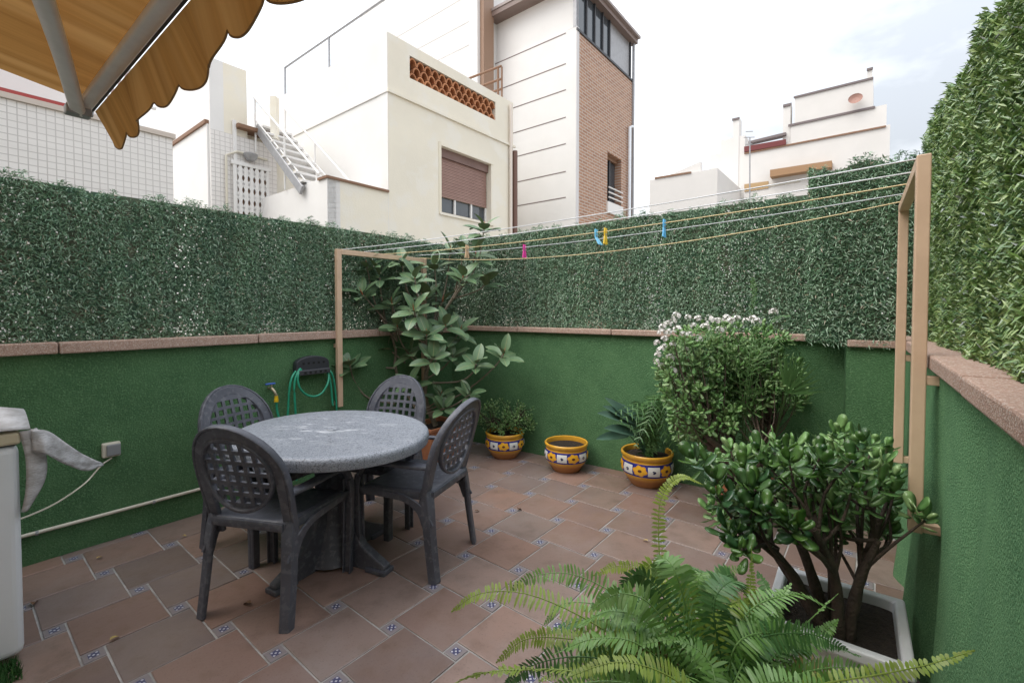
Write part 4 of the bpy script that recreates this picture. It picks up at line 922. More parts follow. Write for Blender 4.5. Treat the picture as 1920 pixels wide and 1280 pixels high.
ros = [  # tip pixel, distance, branch start pixel, axis tilt, leaves
 ((908, 428), 4.35, [(815, 610), (850, 560), (893, 500)], 8, .17), ((688, 500), 4.15, [(745, 640), (712, 590), (697, 545)], 7, .16), ((755, 492), 4.3, [(795, 600), (770, 560), (757, 520)], 7, .16),
 ((845, 470), 4.45, [(815, 610), (835, 540)], 7, .16), ((892, 475), 4.3, [(850, 560), (880, 510)], 9, .17), ((680, 552), 4.05, [(722, 600), (700, 575)], 7, .155), ((778, 522), 4.1, [(797, 640), (785, 570)], 8, .16),
 ((868, 520), 4.2, [(815, 610), (850, 555)], 8, .165), ((776, 582), 4.0, [(797, 650), (782, 610)], 8, .165), ((745, 612), 4.1, [(790, 690), (760, 655), (748, 630)], 7, .165), ((800, 628), 3.95, [(800, 690), (800, 655)], 8, .17),
 ((862, 622), 4.3, [(805, 690), (840, 650)], 8, .165), ((656, 685), 3.95, [(740, 757), (690, 745), (665, 715)], 7, .165), ((893, 682), 4.05, [(802, 718), (860, 715), (885, 700)], 6, .155), ((944, 664), 4.1, [(800, 770), (870, 735), (925, 690)], 7, .165),
 ((850, 668), 4.2, [(800, 710), (830, 690)], 7, .15), ((826, 742), 4.15, [(800, 765), (815, 755)], 5, .13), ((832, 765), 4.05, [(800, 775), (818, 770)], 6, .14), ((912, 530), 4.4, [(850, 560), (895, 545)], 6, .17),
 ((730, 655), 4.35, [(760, 680), (742, 665)], 5, .17), ((812, 672), 3.9, [(800, 700), (806, 685)], 6, .15), ((660, 590), 4.25, [(722, 600), (690, 590)], 5, .15), ((722, 540), 4.4, [(745, 600), (730, 560)], 6, .15), ((830, 565), 4.35, [(815, 610)], 5, .15), ((770, 660), 4.2, [(797, 690)], 5, .15), ((690, 700), 4.3, [(742, 690), (715, 690)], 4, .15), ((668, 530), 4.2, [(700, 560)], 6, .15), ((712, 520), 4.2, [(722, 600), (715, 555)], 6, .16), ((735, 570), 4.15, [(745, 640), (738, 600)], 6, .16), ((800, 560), 4.35, [(797, 640)], 6, .16), ((870, 470), 4.4, [(850, 560), (862, 510)], 6, .16), ((815, 500), 4.4, [(815, 610), (818, 550)], 6, .16), ((770, 720), 4.1, [(800, 745)], 5, .14), ((880, 740), 4.0, [(805, 775), (850, 760)], 5, .13), ((760, 540), 4.5, [(797, 640), (775, 580)], 6, .15), ((835, 610), 4.15, [(800, 690), (820, 645)], 6, .16)]
for (tp_, Y, br_, nl, ls) in ros:
    tip = at(*tp_, Y); n_ = len(br_)
    pts = [at(u, v, 4.27+(Y-4.27)*(i+1)/(n_+1)) for i, (u, v) in enumerate(br_)]+[tip]
    pts = [pts[0]+Vector((0, .03, -.02))]+pts if n_ == 1 else pts
    cv = curve(pts, 10); MB().tube(cv, [.0095-.004*i/10 for i in range(11)], 6).build('branch', m_stem, rp, smooth=60)
    ax_ = ((cv[-1]-cv[-3]).normalized()*.6+Z*.55+Vector((0, -.25, 0))).normalized(); x0 = ax_.orthogonal().normalized(); ph = rv(0, 6.28)
    for k in range(nl+1):
        a_ = ph+k*2.4; ti = rv(.9, 1.55) if k > 1 else rv(.35, .7)
        rad = (Matrix.Rotation(a_, 3, ax_) @ x0); d_ = (ax_*math.cos(ti)+rad*math.sin(ti))
        d_ = (d_+Vector((0, 0, .06))).normalized(); M = frame(d_, (ax_*math.sin(ti)-rad*math.cos(ti))*.8+Z*.45+Vector((0, -.35, 0)), tip-ax_*(.018*k/2)+d_*.02, ls*rv(.8, 1.15)*1.08); inst(random.choice(rl_m), 'leaf', rp, M)
    if random.random() < .6: MB().tube([tip, tip+ax_*.03, tip+ax_*.075], [.006, .005, .0008], 6).build('bud', m_bud, rp, smooth=60)
rpp = thing('terracotta_planter', 'plain terracotta planter behind the chairs holding the rubber plant', 'planter', (-.72, 4.28, 0))
def square_pot(root, c, hx, hy, h, wall_, m, rim, taper=.86, d=Vector((1, 0, 0)), rimh=.03, bev=.008):
    e = Vector((-d.y, d.x, 0)); q = MB()
    def ring(f, z, g=0.): return [c+d*(hx*f+g)*a_+e*(hy*f+g)*b_+Z*z for a_, b_ in ((-1, -1), (1, -1), (1, 1), (-1, 1))]
    rs = [ring(taper, 0), ring(1-(1-taper)*rimh/h, h-rimh), ring(1, h-rimh, rim), ring(1, h, rim), ring(1, h, -wall_), ring(1, h-.045, -wall_-.004)]
    for r_ in rs: q.v += [tuple(p_) for p_ in r_]
    q.f.append((3, 2, 1, 0))
    for k in range(len(rs)-1): q.f += [(k*4+i, k*4+(i+1) % 4, (k+1)*4+(i+1) % 4, (k+1)*4+i) for i in range(4)]
    q.build('planter_box', m, root, bevel=bev, seg=3)
    k_ = 8
    def sfn(u, v): return c+d*((2*u-1)*(hx-wall_-.003))+e*((2*v-1)*(hy-wall_-.003))+Z*(h-.045+.012*math.sin(7*u+2)*math.sin(9*v))
    MB().grid(sfn, k_, k_).build('soil_surface', m_soil, root, smooth=80)
square_pot(rpp, Vector((-.72, 4.28, 0)), .21, .17, .33, .015, m_terra, .012, d=A)
# ------------------------------------------------------------------ jade plants
def jade_leaf(name, m, wid=.31, th=.04, n=7):
    q = MB(); ring = []
    for k in range(n*2):
        a_ = 2*math.pi*k/(n*2); y = .5-.5*math.cos(a_); x = wid*math.sin(a_)*(.55+.55*y)
        ring.append((x, y, .10*(y-.3)**2))
    q.v = ring+[(0, .30, -th*.5), (0, .72, -th*.9), (0, .30, -th*1.2), (0, .72, -th*1.6)]; N_ = n*2; a0, a1_, b0, b1 = N_, N_+1, N_+2, N_+3
    for k in range(N_):
        j = (k+1) % N_; ym = (ring[k][1]+ring[j][1])/2
        c_ = a1_ if ym > .5 else a0; d_ = b1 if ym > .5 else b0
        q.f += [(k, j, c_), (j, k, d_)]
    for k in range(N_):
        j = (k+1) % N_
        if (ring[k][1] <= .5) != (ring[j][1] <= .5) or False: pass
    # bridge between the two crown points
    l = min(range(N_), key=lambda k: (abs(ring[k][1]-.5)+(ring[k][0] < 0)*9)); r_ = min(range(N_), key=lambda k: (abs(ring[k][1]-.5)+(ring[k][0] > 0)*9))
    q.f += [(l, a1_, a0), (r_, a0, a1_), (l, b0, b1), (r_, b1, b0)]
    return q.mesh(name, m, 180)
m, t, b = nmat('jade_leaf'); N = NT(t); rn = N.new('ShaderNodeObjectInfo').outputs['Random']; lx, ly, lz = N.sep(N.obj())
c = N.mix(N.ramp(rn, .15, .85), (.036, .105, .042), (.115, .24, .05)); c = N.mix(N.math('MULTIPLY', N.ramp(N.noise(N.pos(), 40), .45, .7), .35), c, (.17, .25, .14))
N.put(b.inputs['Base Color'], c); b.inputs['Roughness'].default_value = .26; b.inputs['Specular IOR Level'].default_value = .9; m_jade = m
tr = N.new('ShaderNodeBsdfTranslucent'); N.put(tr.inputs[0], (.26, .44, .04, 1)); ms = N.new('ShaderNodeMixShader'); ms.inputs[0].default_value = .28
t.links.new(b.outputs[0], ms.inputs[1]); t.links.new(tr.outputs[0], ms.inputs[2]); t.links.new(ms.outputs[0], t.nodes['Material Output'].inputs[0])
m_jade_s = mat('small_jade_leaf', (.090, .205, .060), (.155, .30, .085), 7, .30, island=(.27, .40, .17), spec=.55)
jl = [jade_leaf('jade_leaf', m_jade), jade_leaf('jade_leaf', m_jade, .27, .05), jade_leaf('jade_leaf', m_jade, .36, .035)]
m_jst2 = mat('shrub_stem', (.17, .125, .10), (.10, .075, .06), 25, .85, .8, 90, .012)
m_jst = mat('jade_stem', (.085, .060, .045), (.052, .038, .03), 25, .85, .8, 90, .012)
def branchwork(root, base, tips, m, r0, name='stem', nb=5, lift=.5, tw=.34):
    mains = []; cen = sum(tips, Vector())/len(tips)
    for k in range(nb):
        a_ = 2*math.pi*k/nb+rv(-.4, .4); b0 = base+Vector((math.cos(a_), math.sin(a_), 0))*r0*1.4
        sp = max(abs(t_.x-cen.x) for t_ in tips); me = cen+Vector((math.cos(a_)*sp*.55, math.sin(a_)*sp*.45, -.12*lift+rv(-.04, .08)))
        p1_ = b0.lerp(me, .45)+Z*rv(.0, .08)+Vector((rv(-.03, .03), rv(-.03, .03), 0)); cv = curve([b0, p1_, me], 12)
        MB().tube(cv, [r0*(1-.55*i/12)*(1+.08*math.sin(i*2.1+k)) for i in range(13)], 8).build(name, m, root, smooth=60); mains.append(cv)
    q = MB()
    for t_ in tips:
        cv = min(mains, key=lambda c_: (c_[-1]-t_).length); j = random.randint(6, 12); s_ = cv[j]
        md = s_.lerp(t_, .55)+Vector((rv(-.03, .03), rv(-.03, .03), rv(-.05, .02))); q.tube(curve([s_, md, t_], 6), [r0*tw*(1-.6*i/6) for i in range(7)], 6)
    q.build('twigs', m, root, smooth=60)
def rosette(tip, ax_, n, ls, out):
    x0 = ax_.orthogonal().normalized(); ph = rv(0, 6.28)
    for k in range(n):
        pair = k//2; a_ = ph+pair*1.57+(k % 2)*math.pi+rv(-.2, .2); ti = min(1.75, .40+.38*pair+rv(-.15, .2))
        rad = Matrix.Rotation(a_, 3, ax_) @ x0; d_ = ax_*math.cos(ti)+rad*math.sin(ti)
        out.append(frame(d_, ax_*math.sin(ti)-rad*math.cos(ti)+Vector((0, 0, .1)), tip-ax_*(.014*pair)+d_*.006, ls*rv(.6, 1.2)))
def cluster(me_pts, tris, mats):                    # join many leaf copies into arrays
    V = []; T = []
    co = np.array([v.co[:] for v in me_pts.vertices]); ti = []
    for p_ in me_pts.polygons:
        vs = p_.vertices; ti += [(vs[0], vs[k], vs[k+1]) for k in range(1, len(vs)-1)]
    ti = np.array(ti); n0 = 0
    for M in mats:
        A_ = np.array(M); V.append(co @ A_[:3, :3].T+A_[:3, 3]); T.append(ti+n0); n0 += len(co)
    return np.concatenate(V), np.concatenate(T)
# front jade plant in the white planter
wp_ = thing('white_planter', 'square white plastic planter of dark soil beside the right wall', 'planter', (1.258, 1.744, 0))
m_wpl = mat('white_plastic', (.74, .75, .78), (.64, .65, .67), 6, .45, .1, 80)
square_pot(wp_, Vector((1.258, 1.744, 0)), .215, .205, .24, .022, m_wpl, .014, taper=.84, d=RW.d, rimh=.045, bev=.012)
jp = thing('jade_plant', 'large jade plant with thick stems in the white planter', 'jade plant', (1.22, 1.70, .2))
base = Vector((1.20, 1.66, .19)); tips = []
outl = [(1330, 870, 1.75), (1345, 905, 1.7), (1370, 845, 1.9), (1395, 880, 1.7), (1420, 850, 1.8), (1435, 915, 1.65), (1450, 825, 1.95), (1470, 870, 1.7), (1490, 840, 1.8), (1505, 905, 1.6), (1520, 870, 1.65), (1535, 835, 1.8), (1550, 900, 1.65), (1565, 850, 1.7), (1580, 815, 1.8), (1592, 870, 1.65), (1600, 905, 1.6), (1615, 845, 1.75), (1630, 880, 1.7), (1640, 855, 1.85), (1655, 905, 1.7), (1670, 925, 1.65), (1680, 905, 1.75), (1715, 960, 1.55), (1735, 975, 1.52), (1480, 985, 1.5), (1500, 990, 1.48), (1380, 930, 1.65), (1350, 935, 1.75), (1440, 960, 1.62), (1560, 950, 1.6), (1630, 945, 1.6), (1385, 1000, 1.55), (1375, 1010, 1.55), (1410, 870, 2.0), (1500, 860, 2.0), (1570, 870, 2.0), (1460, 930, 1.9), (1530, 930, 1.9), (1600, 960, 1.85), (1420, 935, 1.85), (1345, 860, 1.95), (1475, 845, 1.62), (1545, 870, 1.55), (1605, 830, 1.68), (1510, 945, 1.7), (1580, 925, 1.75)]
outl += [(u+rv(-32, 32), v+rv(-25, 30), Y+rv(-.15, .2)) for u, v, Y in outl if u < 1690]
outl += [(1500+175*rv(-1, 1), 935+75*rv(-1, 1), rv(1.62, 1.98)) for k in range(40)]
outl += [(1500+165*rv(-1, 1), 985+28*rv(-1, 1), rv(1.66, 1.9)) for k in range(22)]
tips = [at(*q_) for q_ in outl]
branchwork(jp, base, tips[::2], m_jst, .023, nb=7, lift=1.)
mats = []
for (u, v, Y), t_ in zip(outl, tips):
    ax_ = ((t_-base-Z*.25)*.8+Z*.55+Vector((rv(-.3, .3), rv(-.4, .1), 0))).normalized(); big = u > 1640
    rosette(t_, ax_, random.choice((6, 8, 8)) if not big else 6, (.062 if not big else .066), mats)
mats.sort(key=lambda M: (M.translation-O).length)
for M in mats[:300]: inst(random.choice(jl), 'leaf', jp, M)
V, T = cluster(jl[0], None, mats[300:])
stuff(link('inner_foliage', tri_mesh('inner_foliage', V, T, m_jade_s), jp))
# back jade shrub with white flowers
sb = thing('flowering_jade', 'big jade shrub with small white flower heads in the right rear corner', 'jade shrub', (1.55, 3.05, 0))
sbase = Vector((1.58, 3.06, .22)); tips = []; mats = []
ell = [((1370, 640), 3.1, 110, 35), ((1310, 680), 3.0, 70, 60), ((1420, 690), 3.1, 85, 45), ((1300, 790), 3.0, 50, 45), ((1460, 740), 3.0, 50, 35), ((1370, 720), 3.05, 90, 60), ((1260, 700), 3.1, 25, 60), ((1340, 770), 2.95, 60, 40)]
for (c_, Y, rx_, ry_) in ell:
    n_ = int(rx_*ry_/38)
    for k in range(n_):
        a_ = rv(0, 6.28); r_ = math.sqrt(random.random()); tips.append(at(c_[0]+rx_*r_*math.cos(a_), c_[1]+ry_*r_*math.sin(a_), Y+rv(-.28, .22)))
cen = at(1370, 740, 3.08)
branchwork(sb, sbase, tips[::4], m_jst2, .034, nb=6, lift=3.0, tw=.15)
for t_ in tips: rosette(t_, ((t_-cen)*1.2+Z*.5+Vector((rv(-.2, .2), -.25+rv(-.2, .2), 0))).normalized(), random.choice((6, 8, 8)), .050, mats)
V, T = cluster(jl[1], None, mats)
stuff(link('foliage', tri_mesh('foliage', V, T, m_jade_s), sb))
m_flo = mat('white_petal', (.88, .86, .82), (.82, .79, .78), 30, .6)
fme = []
for v_ in range(3):
    q = MB()
    for k in range(26):
        a_, e_ = rv(0, 6.28), rv(-.2, 1.5); nn_ = Vector((math.cos(a_)*math.cos(e_), math.sin(a_)*math.cos(e_), math.sin(e_))); c_ = nn_*rv(.020, .030); x_ = nn_.orthogonal().normalized(); y_ = nn_.cross(x_)
        for j in range(5):
            b_ = j*1.2566+k; d_ = x_*math.cos(b_)+y_*math.sin(b_)+nn_*.25; s_ = nn_.cross(d_)*.0042
            q.add([c_, c_+d_*.006+s_, c_+d_*.0125, c_+d_*.006-s_], [(0, 1, 2), (0, 2, 3)])
    fme.append(q.mesh('flower_head', m_flo))
for (u, v) in ((1262, 606), (1268, 598), (1290, 600), (1308, 602), (1330, 604), (1362, 602), (1370, 606), (1382, 602), (1398, 606), (1412, 602), (1418, 608), (1450, 590), (1242, 618), (1240, 628), (1255, 628), (1280, 632), (1292, 632), (1232, 648), (1238, 662), (1234, 670), (1230, 682), (1262, 700), (1345, 606), (1245, 655), (1252, 612), (1270, 622), (1300, 615), (1322, 618), (1246, 640), (1262, 650), (1285, 660), (1240, 690), (1256, 675), (1310, 640), (1350, 625)):
    p_ = at(u, v, 2.80+rv(-.1, .05)); M = frame(Vector((rv(-.3, .3), -1, rv(0, .5))), Vector((rv(-.4, .4), -.5, 1)), p_+Z*.015, rv(.9, 1.3)); M = M @ Matrix.Scale(.72, 4); inst(random.choice(fme), 'flower_head', sb, M)
tp2 = thing('terracotta_pot', 'round terracotta pot under the flowering jade shrub', 'flower pot', (1.57, 3.05, 0))
MB().lathe([(0, 0), (.14, 0), (.19, .21), (.205, .215), (.21, .25), (.205, .255), (.19, .25), (.185, .22), (.184, .20)], (1.57, 3.05, 0), 32).build('pot_body', m_terra, tp2, smooth=40)
MB().lathe([(.185, .215), (.1, .222), (0, .225)], (1.57, 3.05, 0), 20).build('soil_surface', m_soil, tp2, smooth=80)
# small bush in the left pot
bu = thing('small_bush', 'small round jade bush in the leftmost glazed pot', 'bush', pp1+Z*.2)
mats = []; bt_ = []
for k in range(150):
    a_ = rv(0, 6.28); r_ = math.sqrt(random.random()); el = rv(-.55, 1.0); c_ = pp1+Vector((0, 0, .345))
    t_ = c_+Vector((.29*r_*math.cos(a_), .21*r_*math.sin(a_), .185*el*(1-.3*r_*r_))); bt_.append(t_)
    rosette(t_, ((t_-c_)*2+Z*.7+Vector((0, -.2, 0))).normalized(), 8, .028, mats)
branchwork(bu, pp1+Z*.205, bt_[::3], m_jst, .012, nb=5, lift=.3)
V, T = cluster(jl[2], None, mats); stuff(link('foliage', tri_mesh('foliage', V, T, m_jade_s), bu))
# ------------------------------------------------------------------ palms
m_palm = mat('palm_leaflet', (.045, .12, .035), (.085, .18, .05), 5, .42, island=(.12, .22, .08), spec=.5)
def frond(path, pw, n, wl, droop, up_=Z, m=m_palm, fan=.6, rach=.003, taper=lambda s: math.sin(math.pi*min(1, .12+.88*s))**.6):
    cv = curve(path, 24); q = MB(); q.tube(cv, [rach*(1-.7*i/24) for i in range(25)], 5)
    tw = rv(-.7, .7) if fan < .3 else 0; tw2 = rv(-.6, .6) if fan < .3 else 0
    for k in range(n):
        s = (k+.5)/n; x = s*24; i = min(int(x), 23); p_ = cv[i].lerp(cv[i+1], x-i); t_ = (cv[i+1]-cv[i]).normalized()
        sd = t_.cross(up_); sd = sd.normalized() if sd.length > 1e-3 else Vector((1, 0, 0)); sd = Matrix.Rotation(tw+tw2*s*2+.25*math.sin(k*.31+tw*9), 3, t_) @ sd; nn = sd.cross(t_)
        for sg in (-1, 1):
            if fan < .3 and random.random() < .05: continue
            L_ = pw*taper(s)*rv(.82, 1.12); d_ = (sd*sg+t_*(fan+rv(-.12, .14))+nn*rv(-.05, .3)).normalized(); w_ = t_*wl*.5
            m1 = p_+d_*L_*.35+nn*.012*L_/.05*0-Z*droop*L_*.1; m2 = p_+d_*L_*.72-Z*droop*L_*.35; e_ = p_+d_*L_-Z*droop*L_*.75
            q.add([p_-w_*.5, p_+w_*.5, m1+w_, m1-w_, m2+w_*.8, m2-w_*.8, e_], [(0, 1, 2, 3), (3, 2, 4, 5), (5, 4, 6)])
    return q
pa = thing('potted_palm', 'drooping palm with broad blue green leaves at its left in the glazed pot', 'palm', pp3+Z*.22)
pb = pp3+Z*.22
for (u1, v1, u2, v2, dy) in ((1262, 770, 1290, 830, -.1), (1205, 755, 1150, 775, -.1), (1252, 740, 1262, 790, -.3), (1235, 742, 1205, 765, -.35), (1210, 760, 1160, 790, -.2), (1225, 745, 1165, 810, .0), (1240, 740, 1180, 780, .1), (1235, 760, 1250, 830, -.25), (1245, 750, 1275, 800, -.1), (1225, 770, 1190, 840, -.3), (1215, 790, 1150, 815, .05), (1250, 770, 1265, 850, -.2), (1230, 755, 1215, 790, -.2)):
    pt_ = [pb+Vector((rv(-.04, .04), rv(-.04, .04), 0)), at((1210+u1)/2, (850+v1)/2, 3.62), at(u1, v1, 3.6+dy*.4), at(u2, v2, 3.58+dy)]
    frond(pt_, .135, 18, .012, .8).build('frond', m_palm, pa)
m_bl = mat('blue_green_leaf', (.055, .12, .085), (.09, .165, .12), 6, .4, spec=.5)
bl = leaf_mesh('broad_leaf', m_bl, .13, .12, .25)
for (u0, v0, u1, v1, Y) in ((1195, 805, 1142, 742, 3.55), (1190, 795, 1137, 757, 3.5), (1185, 795, 1127, 769, 3.45), (1190, 815, 1140, 797, 3.4), (1180, 815, 1122, 818, 3.45), (1200, 790, 1148, 748, 3.6)):
    a_, b_ = at(u0, v0, 3.6), at(u1, v1, Y); MB().tube([pb, a_], .004, 5).build('leaf_stalk', m_bl, pa); inst(bl, 'broad_leaf', pa, frame(b_-a_, Vector((.2, -.6, .7)), a_, (b_-a_).length))
p2_ = thing('areca_palm', 'slender palm fronds rising through the flowering jade shrub', 'palm', (1.6, 3.2, 0))
ab = Vector((1.62, 3.18, .2))
for pts in ([(1395, 760), (1400, 660), (1350, 622), (1275, 640)], [(1400, 760), (1415, 640), (1390, 600), (1320, 590)], [(1410, 760), (1440, 650), (1480, 640), (1520, 690)], [(1400, 750), (1410, 620), (1412, 560), (1411, 520)], [(1390, 740), (1370, 650), (1330, 625), (1290, 670)], [(1405, 740), (1430, 640), (1450, 600), (1480, 590)]):
    frond([ab]+[at(u, v, 2.80) for u, v in pts], .10, 26, .008, .45, m=m_palm, fan=1.0).build('frond', m_palm, p2_)
fp = thing('fan_palm', 'stiff fan palm blades sticking out right of the flowering shrub', 'palm', (1.85, 3.02, 0))
fc = at(1474, 738, 2.72)
MB().tube([Vector((1.80, 3.08, 0)), at(1450, 830, 3.0), fc], .006, 6).build('leaf_stalk', m_palm, fp)
for k in range(17):
    a_ = R_(5+k*6.2); e_ = fc+Vector((math.cos(a_)*.21, rv(-.05, .02), math.sin(a_)*.25)); q = MB(); d_ = e_-fc; s_ = Vector((-d_.z, 0, d_.x)).normalized()*.009
    q.add([fc-s_*.4, fc+s_*.4, fc+d_*.5+s_, fc+d_*.5-s_, e_], [(0, 1, 2, 3), (3, 2, 4)]); q.build('blade', m_palm, fp)
fc2 = at(1560, 850, 2.75)
for k in range(9):
    a_ = R_(20+k*18); e_ = fc2+Vector((math.cos(a_)*.3, rv(-.05, .05), math.sin(a_)*.24)); q = MB(); d_ = e_-fc2; s_ = Vector((-d_.z, 0, d_.x)).normalized()*.003
    q.add([fc2-s_*.4, fc2+s_*.4, fc2+d_*.5+s_, fc2+d_*.5-s_, e_], [(0, 1, 2, 3), (3, 2, 4)]); q.build('blade', m_palm, fp)
MB().tube([Vector((1.80, 3.08, 0)), fc2], .005, 6).build('leaf_stalk', m_palm, fp)
# ------------------------------------------------------------------ fern in the foreground
m_fern = mat('fern_leaflet', (.15, .31, .070), (.21, .39, .10), 5, .42, island=(.29, .46, .19), spec=.45, trans=.25)
m_fern_y = mat('young_fern_leaflet', (.27, .40, .06), (.36, .47, .085), 7, .42, island=(.36, .44, .14), spec=.45, trans=.3)
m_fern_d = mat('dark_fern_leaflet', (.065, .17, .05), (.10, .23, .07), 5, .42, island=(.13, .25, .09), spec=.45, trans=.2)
m_fern_b = mat('withered_fern_leaflet', (.22, .17, .06), (.16, .10, .04), 9, .6, island=(.30, .28, .10))
fe = thing('sword_fern', 'big bright sword fern with arching fronds in the foreground', 'fern', (.47, 1.0, 0))
fcn = Vector((.50, 1.02, .44))
fr_ = [ # path pixels with distances, material, leaflet length
 ([(1290, 1290, 1.05), (1200, 1225, 1.05), (1090, 1155, 1.08), (985, 1112, 1.1), (900, 1112, 1.12), (846, 1146, 1.14)], m_fern_y, .040),
 ([(1310, 1270, 1.1), (1240, 1170, 1.18), (1150, 1110, 1.25), (1070, 1075, 1.3), (1000, 1080, 1.33), (952, 1110, 1.35)], m_fern, .040),
 ([(1300, 1240, 1.15), (1270, 1120, 1.3), (1215, 1075, 1.4), (1160, 1060, 1.45), (1112, 1078, 1.47)], m_fern_y, .036),
 ([(1270, 1230, 1.12), (1245, 1120, 1.2), (1235, 1010, 1.25), (1240, 930, 1.27), (1275, 893, 1.28), (1318, 908, 1.28)], m_fern_y, .024),
 ([(1220, 1290, 1.02), (1130, 1215, 1.05), (1050, 1195, 1.08), (980, 1200, 1.1), (930, 1242, 1.12)], m_fern_y, .034),
 ([(1400, 1260, 1.1), (1405, 1150, 1.15), (1408, 1080, 1.17), (1409, 1020, 1.18)], m_fern_y, .022),
 ([(1390, 1290, 1.05), (1420, 1200, 1.08), (1450, 1140, 1.1), (1484, 1092, 1.12)], m_fern, .036),
 ([(1400, 1300, 1.0), (1460, 1220, 1.05), (1520, 1160, 1.08), (1572, 1112, 1.1)], m_fern, .038),
 ([(1400, 1310, 1.0), (1470, 1240, 1.05), (1530, 1195, 1.08), (1572, 1160, 1.1)], m_fern, .036),
 ([(1420, 1330, .92), (1530, 1285, .88), (1640, 1265, .84), (1740, 1245, .81), (1828, 1218, .79)], m_fern_y, .024),
 ([(1200, 1330, .95), (1090, 1262, .97), (980, 1255, 1.0), (900, 1262, 1.0), (830, 1290, 1.0)], m_fern_y, .036),
 ([(1330, 1290, 1.03), (1240, 1190, 1.12), (1150, 1140, 1.2), (1060, 1130, 1.25), (1020, 1170, 1.27)], m_fern, .042),
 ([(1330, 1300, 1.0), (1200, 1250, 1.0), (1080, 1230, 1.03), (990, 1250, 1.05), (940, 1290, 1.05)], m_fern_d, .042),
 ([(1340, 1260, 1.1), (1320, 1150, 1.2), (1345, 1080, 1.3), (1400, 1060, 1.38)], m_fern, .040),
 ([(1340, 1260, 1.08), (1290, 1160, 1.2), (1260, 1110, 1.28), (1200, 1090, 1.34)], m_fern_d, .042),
 ([(1350, 1290, 1.03), (1370, 1190, 1.1), (1350, 1120, 1.16), (1300, 1085, 1.2)], m_fern, .040),
 ([(1340, 1320, .95), (1300, 1230, 1.0), (1210, 1170, 1.05), (1130, 1160, 1.08), (1060, 1190, 1.1)], m_fern, .042),
 ([(1380, 1330, .93), (1480, 1270, .95), (1570, 1250, .96), (1660, 1265, .97)], m_fern, .040),
 ([(1360, 1330, .93), (1400, 1230, .98), (1450, 1180, 1.02), (1500, 1175, 1.05)], m_fern, .040),
 ([(1300, 1330, .92), (1180, 1280, .92), (1070, 1285, .93), (980, 1330, .93)], m_fern, .040),
 ([(1350, 1330, .90), (1330, 1240, .94), (1270, 1200, .97), (1190, 1210, .98)], m_fern, .042),
 ([(1330, 1340, .88), (1260, 1270, .88), (1160, 1240, .88), (1060, 1270, .88)], m_fern_y, .036),
 ([(1390, 1340, .88), (1440, 1280, .88), (1540, 1290, .87), (1620, 1330, .86)], m_fern, .040),
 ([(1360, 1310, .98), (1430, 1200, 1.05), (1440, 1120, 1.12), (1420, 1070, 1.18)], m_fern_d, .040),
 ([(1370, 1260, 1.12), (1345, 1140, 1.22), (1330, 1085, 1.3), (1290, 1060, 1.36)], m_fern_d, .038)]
for k in range(44):
    a_ = rv(0, 6.28); l_ = rv(.25, .42); e_ = fcn+Vector((math.cos(a_)*l_, math.sin(a_)*l_*.8, rv(-.08, .10))); md = fcn.lerp(e_, .5)+Z*rv(.08, .16)
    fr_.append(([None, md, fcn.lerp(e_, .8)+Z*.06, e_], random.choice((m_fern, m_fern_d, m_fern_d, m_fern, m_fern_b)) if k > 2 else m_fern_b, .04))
for k in range(30):
    th_ = R_(8+164*(k+rv(-.4, .4))/29); rr2 = rv(150, 250); ex_, ey_ = 1310+rr2*1.45*math.cos(th_), 1300-rr2*.92*math.sin(th_); Yk = rv(.95, 1.18)
    fr_.append(([(1310+rr2*.45*math.cos(th_), 1290-rr2*.62*math.sin(th_)-14, Yk), (1310+rr2*1.0*math.cos(th_), 1290-rr2*.92*math.sin(th_)-20, Yk+.03), (ex_, ey_, Yk+.05)], random.choice((m_fern, m_fern, m_fern_y, m_fern_d)), .040))
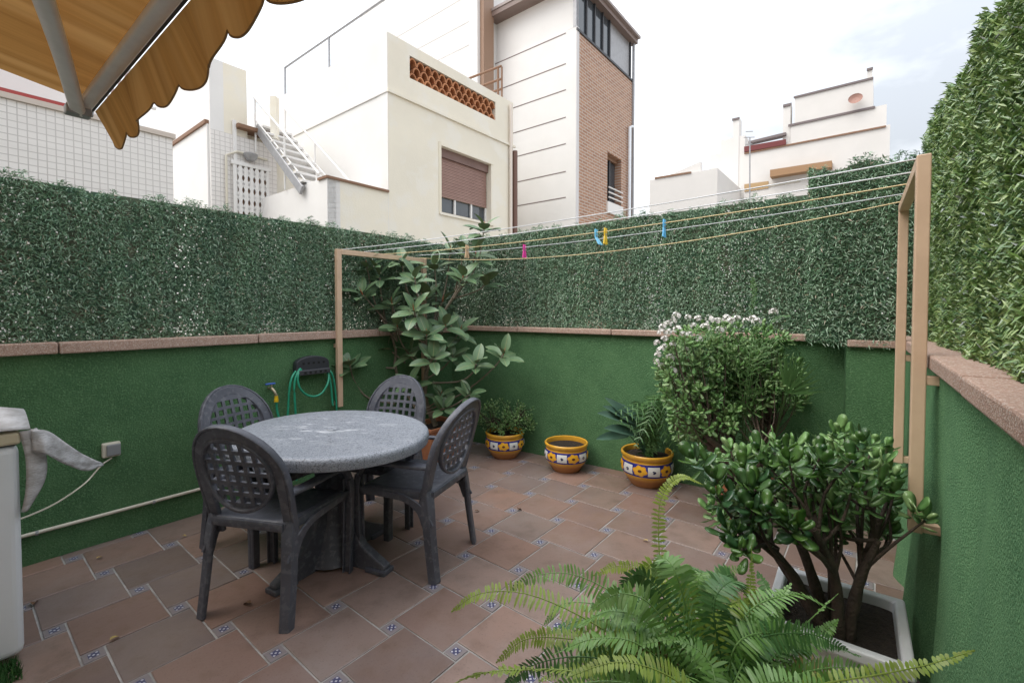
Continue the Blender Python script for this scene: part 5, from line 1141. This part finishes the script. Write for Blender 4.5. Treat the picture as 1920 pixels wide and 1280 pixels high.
for pts, mm, pw in fr_:
    if pts[0] is None: path = [fcn+Vector((rv(-.04, .04), rv(-.04, .04), -.06))]+pts[1:]
    else: path = [fcn+Vector((rv(-.04, .04), rv(-.04, .04), -.05))]+[at(*p_) for p_ in pts]
    ln__ = sum((a_-b_).length for a_, b_ in zip(path, path[1:])); n_ = int(ln__/.0108)
    frond(path, pw*1.05, n_, .0072, .25, up_=(Z+Vector((0, -.5, 0))).normalized(), m=mm, fan=.22, rach=.0026, taper=lambda s: (min(1, (s-.12)/.10)*.9+.1 if s > .12 else .08)*(1-max(0, s-.5)/.5)**.65).build('frond', mm, fe)
fpot = thing('fern_pot', 'brown pot hidden under the foreground fern', 'flower pot', (fcn.x, fcn.y, 0))
MB().lathe([(0, 0), (.12, 0), (.165, .34), (.175, .34), (.178, .39), (.165, .39), (.16, .35)], (fcn.x, fcn.y, 0), 28).build('pot_body', m_terra, fpot, smooth=40)
MB().lathe([(.162, .36), (0, .37)], (fcn.x, fcn.y, 0), 20).build('soil_surface', m_soil, fpot, smooth=80)
# ------------------------------------------------------------------ fallen leaves on the tiles
m_dry = mat('dry_leaf', (.46, .36, .12), (.30, .19, .08), 40, .7); m_dryb = mat('brown_leaf', (.20, .11, .06), (.13, .075, .045), 40, .7)
dl = leaf_mesh('fallen_leaf', m_dry, .26, .35, .3); dlb = leaf_mesh('fallen_leaf', m_dryb, .22, .5, .4)
lf = [((181, 1046), 'pale yellow leaf lying by the left wall edge', .03, 0), ((206, 1199), 'yellow leaf lying on a floor joint left of the nearest chair', .035, 0), ((342, 1003), 'small pale leaf on the tiles behind the nearest chair', .025, 0), ((62, 1133), 'shrivelled brown leaf beside the white chest', .06, 1), ((470, 1131), 'thin brown leaf under the nearest chair', .05, 1), ((972, 955), 'curled brown leaf on a joint right of the table', .055, 1), ((890, 957), 'brown scrap on the tile behind the right chair', .035, 1), ((1215, 1013), 'pale leaf scrap near the upright fern frond', .03, 0), ((1262, 930), 'dry leaf in front of the palm pot', .04, 1), ((935, 922), 'tiny pale crumb leaf left of the empty pot', .02, 0)]
for (px_, lab, sz, br_) in lf:
    p_ = atz(*px_, .012); o = bpy.data.objects.new('fallen_leaf', dlb if br_ else dl); COL.objects.link(o); a_ = rv(0, 6.28)
    o.matrix_basis = frame((math.cos(a_), math.sin(a_), .1), (0, 0, 1), p_, sz); tag(o, lab, 'leaf', 'fallen leaves on the tiles')
